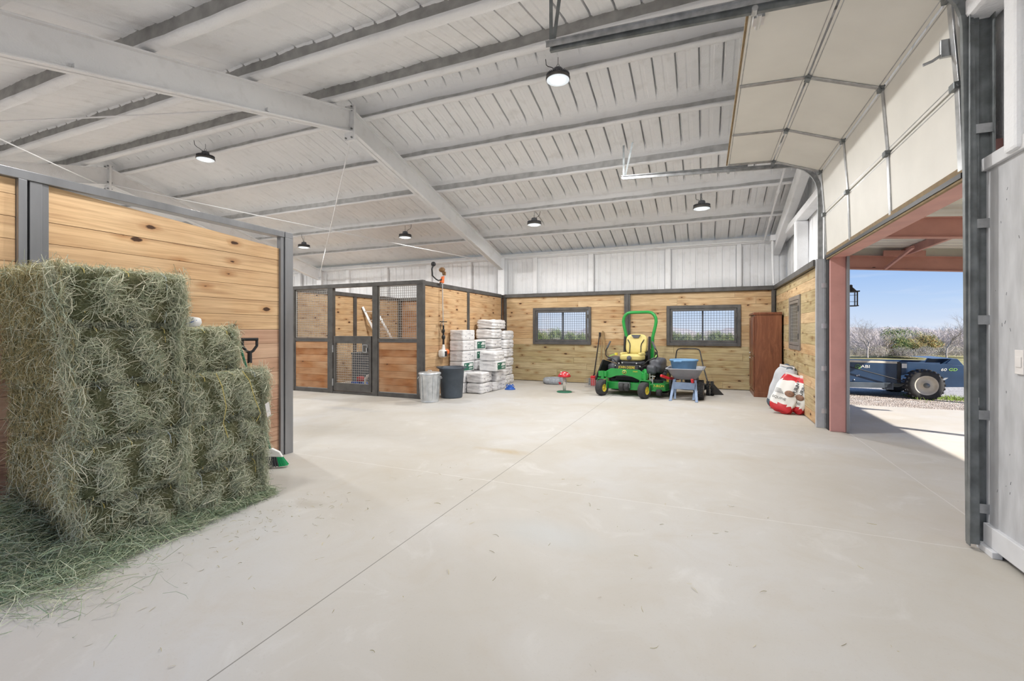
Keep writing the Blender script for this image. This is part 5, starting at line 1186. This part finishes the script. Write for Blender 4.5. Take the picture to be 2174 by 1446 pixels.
# ================================================================== PUSH MOWER behind it
pm = thing('push_mower', 'black push mower with a tall bent handle behind the wheelbarrow', 'push mower', (.10, 11.0, 0))
m = MB(); m.tube([(-.03,-.18,.30),(-.12,.1,.62),(-.17,.28,.86),(-.185,.32,.93),(-.21,.33,.97),(-.26,.33,.985),(-.60,.33,.985),(-.66,.33,.97),(-.69,.32,.92),(-.72,.20,.62),(-.70,-.1,.28)], .014, 8); m.build('push_handle', M['black'], pm)
m = MB(); m.add(*sbox((-.35,-.1,.09),(.62,.5,.16),4,8,3,.02),0,True); m.add(*sbox((-.35,-.08,.22),(.30,.30,.18),3,8,4,.02),0,True); m.build('mower_body', M['grey_plastic'], pm)
for x in (-.02,.06): wheel('wheel', (x,-.20,.15), .15, .07, pm, M['grey_plastic'], .5, 'x', 26, 28)
wheel('wheel', (-.70,-.20,.12), .12, .06, pm, M['grey_plastic'], .5)
m = MB(); m.add([(.08,-.12,.02),(.30,-.05,.005),(.22,.18,.005),(.06,.22,.02),(.07,-.0,.26),(.06,.16,.24)], [(0,1,4),(1,2,5,4),(2,3,5),(0,4,5,3),(0,3,2,1)]); m.build('grass_bag', M['black'], pm)
# ================================================================== IN THE STALL
ld = thing('ladder', 'aluminium ladder leaning inside the horse stall behind the mesh', 'ladder', (-8.1, 11.15, 0))
lf, lt, lw = Vector((-8.12, 11.15, .02)), Vector((-8.84, 10.42, 2.08)), Vector((.55, .83, 0)).normalized()
for s in (-1, 1): MB().bar(lf + lw*.24*s, lt + lw*.17*s, .03, .06, lw).build('rail', M['silver'], ld, world=True)
for i in range(8):
    t = (i+.7)/8.2; c = lf + (lt-lf)*t; w = .235-.065*t; MB().bar(c - lw*w, c + lw*w, .08, .022).build('step', M['silver'], ld, world=True)
cbx = thing('storage_cabinet', 'dark storage trunk on end inside the horse stall', 'cabinet', (-8.08, 9.45, 0), R(20))
MB().box(-.30,.30,-.24,.24,0,.80).build('trunk_body', M['tub_grey'], cbx, bevel=.02); MB().box(-.31,.31,-.25,.25,.80,.85).build('lid', M['tub_grey'], cbx, bevel=.015)
def clutter(name, label, cat, loc, s, mat, k=2.6, rz=0, extra=None):
    m = MB(); V, F = soft(*s, 8, k, .08, int(abs(loc[0]*100))); m.add(V, F, 0, True); o = m.build(name, mat); o.location = loc; o.rotation_euler = (0,0,rz); tag(o, label, cat)
    if extra: extra(o)
    return o
clutter('halter_bundle', 'blue nylon halter heap on the floor at the left foot of the stall gate', 'halter', (-7.72, 8.35, .0), (.22,.2,.12), M['blue'])
clutter('horse_blanket', 'folded blue cloth on the stall floor behind the gate mesh', 'cloth', (-7.50, 8.52, .0), (.42,.3,.22), M['blue'], rz=.5)
clutter('red_boot', 'small red rubber boot lying on the blue cloth in the stall', 'boot', (-7.46, 8.52, .20), (.2,.14,.13), M['red'])
m = MB(); m.tube([(.19*math.cos(a/14*2*PI),.03*math.sin(a*1.1),.21+.19*math.sin(a/14*2*PI)) for a in range(14)], .03, 8, closed=True); m.tube([(.12*math.cos(a/14*2*PI)+.05,.10,.13+.12*math.sin(a/14*2*PI)) for a in range(14)], .016, 6, closed=True)
o = m.build('rope_coil', M['paper']); o.location = (-7.02, 8.42, .0); o.rotation_euler = (0,0,.4); tag(o, 'pale coiled rope standing on the stall floor behind the gate mesh', 'rope')
clutter('feed_pan', 'low brown rubber feed pan heaped with tack on the stall floor', 'feed pan', (-7.12, 8.75, .0), (.46,.4,.22), M['ash'])
# ================================================================== OUTSIDE: LEAN-TO
XE = 6.46
def zl(x): return 3.24 - .078*(x-1.8)     # roof underside
lr = MB(); cols = []
y = -5.0
while y < 12.3:
    for a, d in ((0,0),(.04,.03),(.10,.03),(.14,0)): cols.append((y+a, d))
    y += .30
vs = [(x, yy, zl(x)+.06+d) for (yy, d) in cols for x in (1.84, 3.0, 4.5, XE)]
lr.add(vs, [(i*4+j, (i+1)*4+j, (i+1)*4+j+1, i*4+j+1) for i in range(len(cols)-1) for j in range(3)]); lr = lr.build('lean_to_roof', M['sheet_out'], recalc=False); struct(lr)
for (x, b) in ((2.6,0),(3.9,0),(5.2,0),(6.38,0)): MB().box(x-.03,x+.03,-5,12.22,zl(x)-.10,zl(x)+.05).build('purlin', M['red_steel'], lr).location = (0,0,0)
lfl = ['red steel lean-to rafter at the open far end outside the doorway', 'red steel lean-to rafter nearer the doorway, its left end hidden by the header', 'red steel lean-to rafter nearest, just beyond the near door jamb']
for i, y in enumerate((12.1, 8.45, 4.3, .2)):
    m = MB(); x0, x1 = 1.84, XE-.03
    m.prism([(x0, zl(x0)-.10),(x1, zl(x1)-.10),(x1, zl(x1)-.40),(x0, zl(x0)-.40)], 'y', y-.01, y+.01)
    for dz in (0, -.285): m.prism([(x0, zl(x0)-.10+dz),(x1, zl(x1)-.10+dz),(x1, zl(x1)-.115+dz),(x0, zl(x0)-.115+dz)], 'y', y-.06, y+.06)
    o = m.build('lean_to_rafter', M['red_steel'], lr, bevel=.003)
MB().bar((3.55, 12.0, zl(3.55)-.38),(3.75, 11.2, zl(3.7)-.06),.05,.05).bar((3.5,11.95,zl(3.6)-.06),(4.2,11.95,zl(4.2)-.06),.06,.12).build('lean_to_brace', M['red_steel'], lr)
for i, y in enumerate((12.0, 6.60, .4)):
    MB().box(XE-.22,XE-.10,y-.06,y+.06,-.1,zl(XE)-.1).build('lean_to_post', M['red_steel'], lr, bevel=.006)
MB().box(XRW+.04, XRW+.08, 7.62, 9.17, 0, 3.05).box(XRW+.04, XRW+.08, 10.15, YB+.05, 0, 3.05).box(XRW+.04, XRW+.08, 9.17, 10.15, 0, 1.12).box(XRW+.04, XRW+.08, 9.17, 10.15, 1.97, 3.05).build('outer_siding', M['siding'], lr)
MB().prism([(1.84, zl(1.84)-.12),(XE, zl(XE)-.12),(XE, zl(XE)+.08),(1.84, zl(1.84)+.08)], 'y', 12.18, 12.21).build('end_fascia', M['sheet_out'], lr)
la = thing('wall_lantern', 'small black-framed wall lantern just outside the door jamb', 'lantern', (1.93, 7.86, 1.76))
m = MB()
for (x,y) in ((-.06,-.06),(.06,-.06),(.06,.06),(-.06,.06)): m.box(x-.007,x+.007,y-.007,y+.007,.0,.19)
m.box(-.075,.075,-.075,.075,-.012,0); m.box(-.085,.085,-.085,.085,.19,.205); m.box(-.066,.066,-.064,-.060,.14,.145); m.box(-.066,.066,-.064,-.060,.05,.055); m.build('frame', M['black'], la)
MB().box(-.053,.053,-.053,.053,.0,.19).build('lantern_glass', M['glass'], la)
MB().lathe([(.07,.205),(.04,.24),(.02,.26),(.02,.29),(0,.30)], n=12).build('cap', M['black'], la)
MB().bar((0,0,.27),(-.1,0,.27),.02,.02).build('wall_arm', M['black'], la)
# ================================================================== OUTSIDE: GROUND, ROAD, SPREADER
g = MB(); gv = []; NX, NY = 60, 60
for j in range(NY+1):
    for i in range(NX+1):
        x = -170+340*i/NX; y = -30+260*j/NY; z = -.16 if y > 16 or x > 3 or True else 0
        gv.append((x, y, z - .10*ss(16, 24, y)))
g.add(gv, [(j*(NX+1)+i, j*(NX+1)+i+1, (j+1)*(NX+1)+i+1, (j+1)*(NX+1)+i) for j in range(NY) for i in range(NX)]); gr = g.build('ground', M['grassland']); struct(gr)
o = MB().box(1.5, 40, 10.5, 13.4, -.3, -.12).build('gravel_strip', M['gravel']); struct(o)
o = MB().box(-12, 60, 13.35, 17.5, -.3, -.14).build('driveway', M['asphalt']); struct(o)
rs = np.random.RandomState(9)
def gt():
    return (4.3+rs.rand()*2.6, 13.15+.22*rs.randn(), -.11)
P = np.array([gt() for _ in range(2600)]); D = np.stack([rs.normal(0,.35,2600), rs.normal(0,.35,2600), np.ones(2600)],1)
tag(npmesh('grass_tufts', [(*strands(rs, P, D, rs.uniform(.04,.12,2600), rs.uniform(.004,.009,2600), .2), M['grass'])]), 'short green grass at the edge of the driveway behind the big tire', 'grass', None, 'stuff')
sp = thing('manure_spreader', 'dark blue manure spreader on big lugged tires parked on the driveway', 'manure spreader', (4.49, 13.05, -.14), R(2))
def SX(px, py): # helper: photo pixel on the spreader's near side -> local x, z
    f_ = 967.65; a_ = .3986; rx = (px-1087)/f_; X_ = -math.sin(a_)+math.cos(a_)*rx; Y_ = math.cos(a_)+math.sin(a_)*rx; k_ = 13.05/Y_
    return (X_*k_-4.49, 1.4+(702.46-py)/f_*k_+.14)
def SPoly(pp): return [SX(*p) for p in pp]
m = MB(); m.prism(SPoly([(1770,766),(1906,770),(1906,814),(1870,813),(1770,808)]), 'y', .0, .04); m.prism(SPoly([(1912,768),(2046,776),(2052,790),(2052,822),(1980,822),(1968,800),(1940,790),(1912,797)]), 'y', -.03, .02); m.build('side_panel', M['hull_blue'], sp, bevel=.004)
x0, z0 = SX(1770,808); x1, z1 = SX(2052,822); zt = SX(1912,770)[1]
m = MB(); m.box(-2.2, x1, 1.22, 1.26, z0, zt); m.box(-2.2, x1, .02, 1.24, z0-.02, z0+.02); m.box(-2.2,-2.16,.02,1.24,z0,zt); m.build('box_body', M['hull_blue'], sp)
a0 = SX(1700,758)[0]; m = MB(); m.bar((-2.2,.02,zt+.03),(SX(1908,770)[0],.02,zt+.0),.05,.05); m.build('top_rail', M['rim'], sp, bevel=.004)
m = MB(); m.bar((SX(1910,768)[0],.0,zt+.0),(SX(1995,771)[0],.0,zt+.0),.05,.03); m.build('top_rail', M['hull_blue'], sp, bevel=.004)
gx = SX(1908,790)[0]; MB().box(gx-.035,gx+.035,-.01,.03,z0+.0,zt+.02).build('side_post', M['black'], sp)
m = MB(); hp_ = SPoly([(1975,771),(1982,762),(2034,762),(2049,777),(2040,778),(1985,774)]); m.prism(hp_, 'y', .25, .30); m.prism(SPoly([(2010,772),(2022,762),(2034,762),(2049,778),(2040,778)]), 'y', .0, .05)
m.add([(hp_[1][0],.05,hp_[1][1]),(hp_[2][0],.05,hp_[2][1]),(hp_[2][0],1.2,hp_[2][1]),(hp_[1][0],1.2,hp_[1][1])], [(0,1,2,3)]); m.build('rear_hopper', M['hull_blue'], sp, bevel=.004)
m = MB(); m.bar((-2.2,-.06,z0-.08),(SX(1890,819)[0],-.06,z0-.06),.06,.12); m.box(SX(1880,818)[0]-.06,SX(1893,818)[0],-.09,.0,SX(1880,826)[1],SX(1880,812)[1]); m.build('chassis_beam', M['tub_grey'], sp, bevel=.004)
m = MB(); p = SX(1806,777); q = SX(1916,809); m.tube([(p[0]-.4,-.08,p[1]+.09),(q[0],-.08,q[1])], .011, 8); m.build('lever_rod', M['black'], sp)
hx, hz = SX(1955,820)
wheel('tire', (hx,-.16,.335), .335, .24, sp, M['rim'], .64, 'y', 24); wheel('tire', (hx-.38+.38,1.40,.335), .335, .24, sp, M['rim'], .64, 'y', 24)
m = MB(); m.lathe([(0,-.30),(.05,-.30),(.055,-.25),(.04,-.2),(0,-.2)],(hx,0,.335),20,0,'y'); m.build('hub', M['galv_dk'], sp); MB().cyl((hx,-.1,.335),(hx,1.4,.335),.04,10).build('axle', M['galv_dk'], sp)
p = SX(1918,776); MB().box(p[0]-.045,p[0]+.045,-.036,-.031,p[1]-.055,p[1]+.045).build('sticker', M['white'], sp)
p = SX(2002,785); text('model_lettering', '60', .085, M['white'], sp, (p[0],-.035,p[1]), (R(90),0,0), .001, 1.2, .0, .2)
p = SX(2022,785); text('model_lettering', 'GD', .085, M['bright_green'], sp, (p[0],-.035,p[1]), (R(90),0,0), .001, 1.2, .0, .2)
p = SX(1836,778); text('maker_lettering', 'ABI', .095, M['white'], sp, (p[0],-.004,p[1]), (R(90),0,0), .001, 1.3, .0)
p = SX(1820,778); m = MB()
hexo = [(p[0]+.055*math.cos(R(90+60*k)), p[1]+.055*math.sin(R(90+60*k))) for k in range(6)]
m.tube([(x,-.006,z) for x,z in hexo], .005, 4, closed=True); m.tube([(p[0]-.028,-.006,p[1]-.03),(p[0],-.006,p[1]+.022),(p[0]+.028,-.006,p[1]-.03)], .006, 4); m.build('hexagon_badge', M['bright_green'], sp)
for (px, py) in ((1812,806),(1818,797),(1822,796),(1990,800)): p = SX(px,py); MB().lathe([(0,-.012),(.016,-.012),(.016,0),(0,0)],(p[0],0,p[1]),10,0,'y').build('bolt', M['silver'], sp)
p = SX(1990,812); q = SX(2005,802); m = MB(); m.add([(p[0],-.034,p[1]),(p[0]+.05,-.034,p[1]),(q[0]+.06,-.034,q[1]),(q[0],-.034,q[1])], [(0,1,2,3)]); m.build('reflective_stripe', M['cushion'], sp)
# ================================================================== VEGETATION
def tree_mesh(seed, H, spread=.55, lv=6, r0=.07):
    r = random.Random(seed); m = MB()
    def br(p, d, L, rad, l):
        pts = [p]; q = p
        for i in range(3):
            d = (d + Vector((r.gauss(0,.16), r.gauss(0,.16), r.gauss(.02,.10)))).normalized(); q = q + d*L/3; pts.append(q)
        m.tube(pts, [rad, rad*.88, rad*.76, rad*.62], 6 if l > 3 else 3, cap=False)
        if l == 0: return
        for k in range(3 if l < lv else 4):
            a = r.uniform(0, 6.28); t = Vector((math.cos(a), math.sin(a), r.uniform(-.1,.5))); nd = (d + t*spread*r.uniform(.7,1.5)).normalized(); s = pts[r.choice((1,2,3,3))]
            br(s, nd, L*r.uniform(.62,.85), rad*.55, l-1)
    br(Vector((0,0,0)), Vector((0,0,1)), H*.30, r0, lv); zz = max(p[2] for p in m.v); m.v = [(x*H/zz, y*H/zz, z*H/zz) for x, y, z in m.v]; return m
def at_px(px, d, z=-.2):
    rx = (px-1087)/967.65; a_ = .3986; return ((-math.sin(a_)+math.cos(a_)*rx)*d, (math.cos(a_)+math.sin(a_)*rx)*d, z)
TL = ['bare grey tree with forked branches standing alone at the right of the doorway view', 'bare spreading grey tree at the left edge of the doorway view']
for i, (px, d, H, sd, mt) in enumerate(((2010, 26, 2.75, 3, 'bark'), (1842, 27, 2.6, 8, 'bark'))):
    o = tree_mesh(sd, H, .62, 6, .042).build('bare_tree', M[mt], None, recalc=False); o.location = at_px(px, d); tag(o, TL[i], 'tree')
def shrub_np(seed, H, W, mat, leaf=None, n=520):
    rs = np.random.RandomState(seed); parts = []
    a = rs.uniform(0,6.28,n); t = rs.rand(n)**.6; base = np.stack([np.cos(a)*W*.45*t, np.sin(a)*W*.45*t, rs.uniform(0,H*.75,n)*np.sqrt(np.clip(1-t*t*.8,0,1))],1)
    D = np.stack([np.cos(a)*(.2+t*.8)+rs.normal(0,.35,n), np.sin(a)*(.2+t*.8)+rs.normal(0,.35,n), np.abs(rs.normal(.9,.4,n))],1)
    L = rs.uniform(.2,.55,n)*H; base[:,2] += L*.4; v, f = strands(rs, base, D, L, rs.uniform(.006,.018,n), .2); parts.append((v, f, M[mat]))
    if leaf:
        k = leaf[1]; ph = rs.uniform(0,6.28,k); u = rs.uniform(-.3,1,k); rr = rs.uniform(.75,1.02,k)*(1+.14*np.sin(ph*5+seed)+.1*np.sin(ph*3+u*8))
        P = np.stack([np.cos(ph)*np.sqrt(1-np.clip(u,0,1)**2*.95)*W/2*rr, np.sin(ph)*np.sqrt(1-np.clip(u,0,1)**2*.95)*W/2*rr, H*.42+u*H*.56*rr],1); P[:,2] = np.clip(P[:,2],.02,None)
        D = rs.normal(0,1,(k,3)); v, f = strands(rs, P, D, rs.uniform(.04,.09,k), rs.uniform(.02,.045,k), .3, 3); parts.append((v, f, M[leaf[0]]))
        # inner darkness from inner leaves
        P2 = P*np.array([.7,.7,.8]); v, f = strands(rs, P2[:k//2], D[:k//2], rs.uniform(.10,.2,k//2), rs.uniform(.08,.14,k//2), .3, 3); parts.append((v, f, M[leaf[0]]))
    return npmesh('shrub', parts)
rv = random.Random(12)
def base(seed, H, W, mat, leaf, n):
    o = shrub_np(seed, H, W, mat, leaf, n); me = o.data; V = np.zeros(len(me.vertices)*3); me.vertices.foreach_get('co', V); V = V.reshape(-1,3)
    F = np.zeros(len(me.polygons)*4, dtype=np.int32); me.loops.foreach_get('vertex_index', F); F = F.reshape(-1,4)
    mi = np.zeros(len(me.polygons), dtype=np.int32); me.polygons.foreach_get('material_index', mi); bpy.data.objects.remove(o); return V, F, mi
B0 = base(21, 1.5, 1.9, 'twig', None, 800); B1 = base(22, 1.2, 1.8, 'twig', ('leaf_dry', 1100), 400)
brush = [[], []]
def scrub(k, px, d, s):
    V, F, mi = (B0, B1)[k]; a = rv.uniform(0,6.28); c, n_ = math.cos(a), math.sin(a); p = at_px(px, d)
    Q = np.stack([(V[:,0]*c - V[:,1]*n_)*s + p[0], (V[:,0]*n_ + V[:,1]*c)*s + p[1], V[:,2]*s + p[2]], 1)
    for m_ in (0, 1):
        if (mi == m_).any(): brush[m_].append((Q, F[mi == m_]))
for px in range(1780, 2100, 17): scrub(1, px+rv.uniform(-5,5), rv.uniform(26.5,29), rv.uniform(.4,.65))
for px in range(1775, 2100, 14): scrub(0, px+rv.uniform(-6,6), rv.uniform(28,38), rv.uniform(.95,1.2))
for px in range(1780, 2110, 17): scrub(0, px+rv.uniform(-6,6), rv.uniform(40,52), rv.uniform(1.1,1.35))
for px in range(1110, 1600, 26): scrub(0, px+rv.uniform(-8,8), rv.uniform(52,70), rv.uniform(.9,1.2))
for px in range(1120, 1600, 34): scrub(1, px+rv.uniform(-8,8), rv.uniform(44,56), rv.uniform(.6,.9))
def merge(lst):
    off = 0; Vs, Fs = [], []
    for V, F in lst: Vs.append(V); Fs.append(F+off); off += len(V)
    return np.concatenate(Vs), np.concatenate(Fs)
tag(npmesh('brush_thicket', [(*merge(brush[0]), M['twig']), (*merge(brush[1]), M['leaf_dry'])]), 'tangled grey winter brush forming the thicket beyond the driveway', 'brush', None, 'stuff')
kinds = [('cedar_bush', shrub_np(23, 1.8, 1.9, 'bark', ('leaf_green', 3000), 120)), ('rusty_bush', shrub_np(24, 1.5, 1.6, 'bark', ('leaf_rust', 2400), 120))]
for nm, o in kinds: o.name = nm
used = set()
def plant(k, px, d, s, lb, ct, gp):
    nm, o = kinds[k]; p = at_px(px, d)
    if k not in used: used.add(k); c = o
    else: c = o.copy(); COL.objects.link(c)
    c.location = p; c.rotation_euler = (0,0,rv.uniform(0,6.28)); c.scale = (s, s, s); tag(c, lb, ct, gp)
for px, d, s in ((1898,32,.98),(1916,34,.95),(1934,32.5,.86),(1953,34,.82),(1906,29,.72),(1972,33,.72)): plant(0, px, d*.96, s, 'dark green cedar bush in the middle of the thicket beyond the driveway', 'bush', 'green cedar bushes beyond the driveway')
for px, d, s in ((1893,29.5,.80),(1927,30,.80),(1964,31,.95),(1945,29,.66)): plant(1, px, d*.95, s, 'rust and olive leaved bush among the green cedars beyond the driveway', 'bush', 'rusty bushes beyond the driveway')
for px in (1150,1178,1205,1232): plant(0, px+rv.uniform(-6,6), rv.uniform(42,54), rv.uniform(.7,1.05), 'green bush far off, seen through the left back window', 'bush', 'bushes behind the left back window')
for px in (1432,1455,1480,1515,1548): plant(0, px+rv.uniform(-6,6), rv.uniform(42,54), rv.uniform(.65,.95), 'green bush far off, seen through the right back window', 'bush', 'bushes behind the right back window')
# far hills
hl = MB(); pts = []
for i in range(161):
    a = R(-40 + 170*i/160); Rr = 190; h = 2.6 + .9*math.sin(i*.35) + .7*math.sin(i*.9+1) + .35*math.sin(i*2.9)
    pts += [(Rr*math.cos(a)*.8, Rr*math.sin(a)*.8, -.5), (Rr*math.cos(a), Rr*math.sin(a), h), (Rr*1.3*math.cos(a), Rr*1.3*math.sin(a), -.5)]
hl.add(pts, [(i*3+j, (i+1)*3+j, (i+1)*3+j+1, i*3+j+1) for i in range(160) for j in range(2)], 0, True); hl = hl.build('hills', M['hill']); struct(hl)
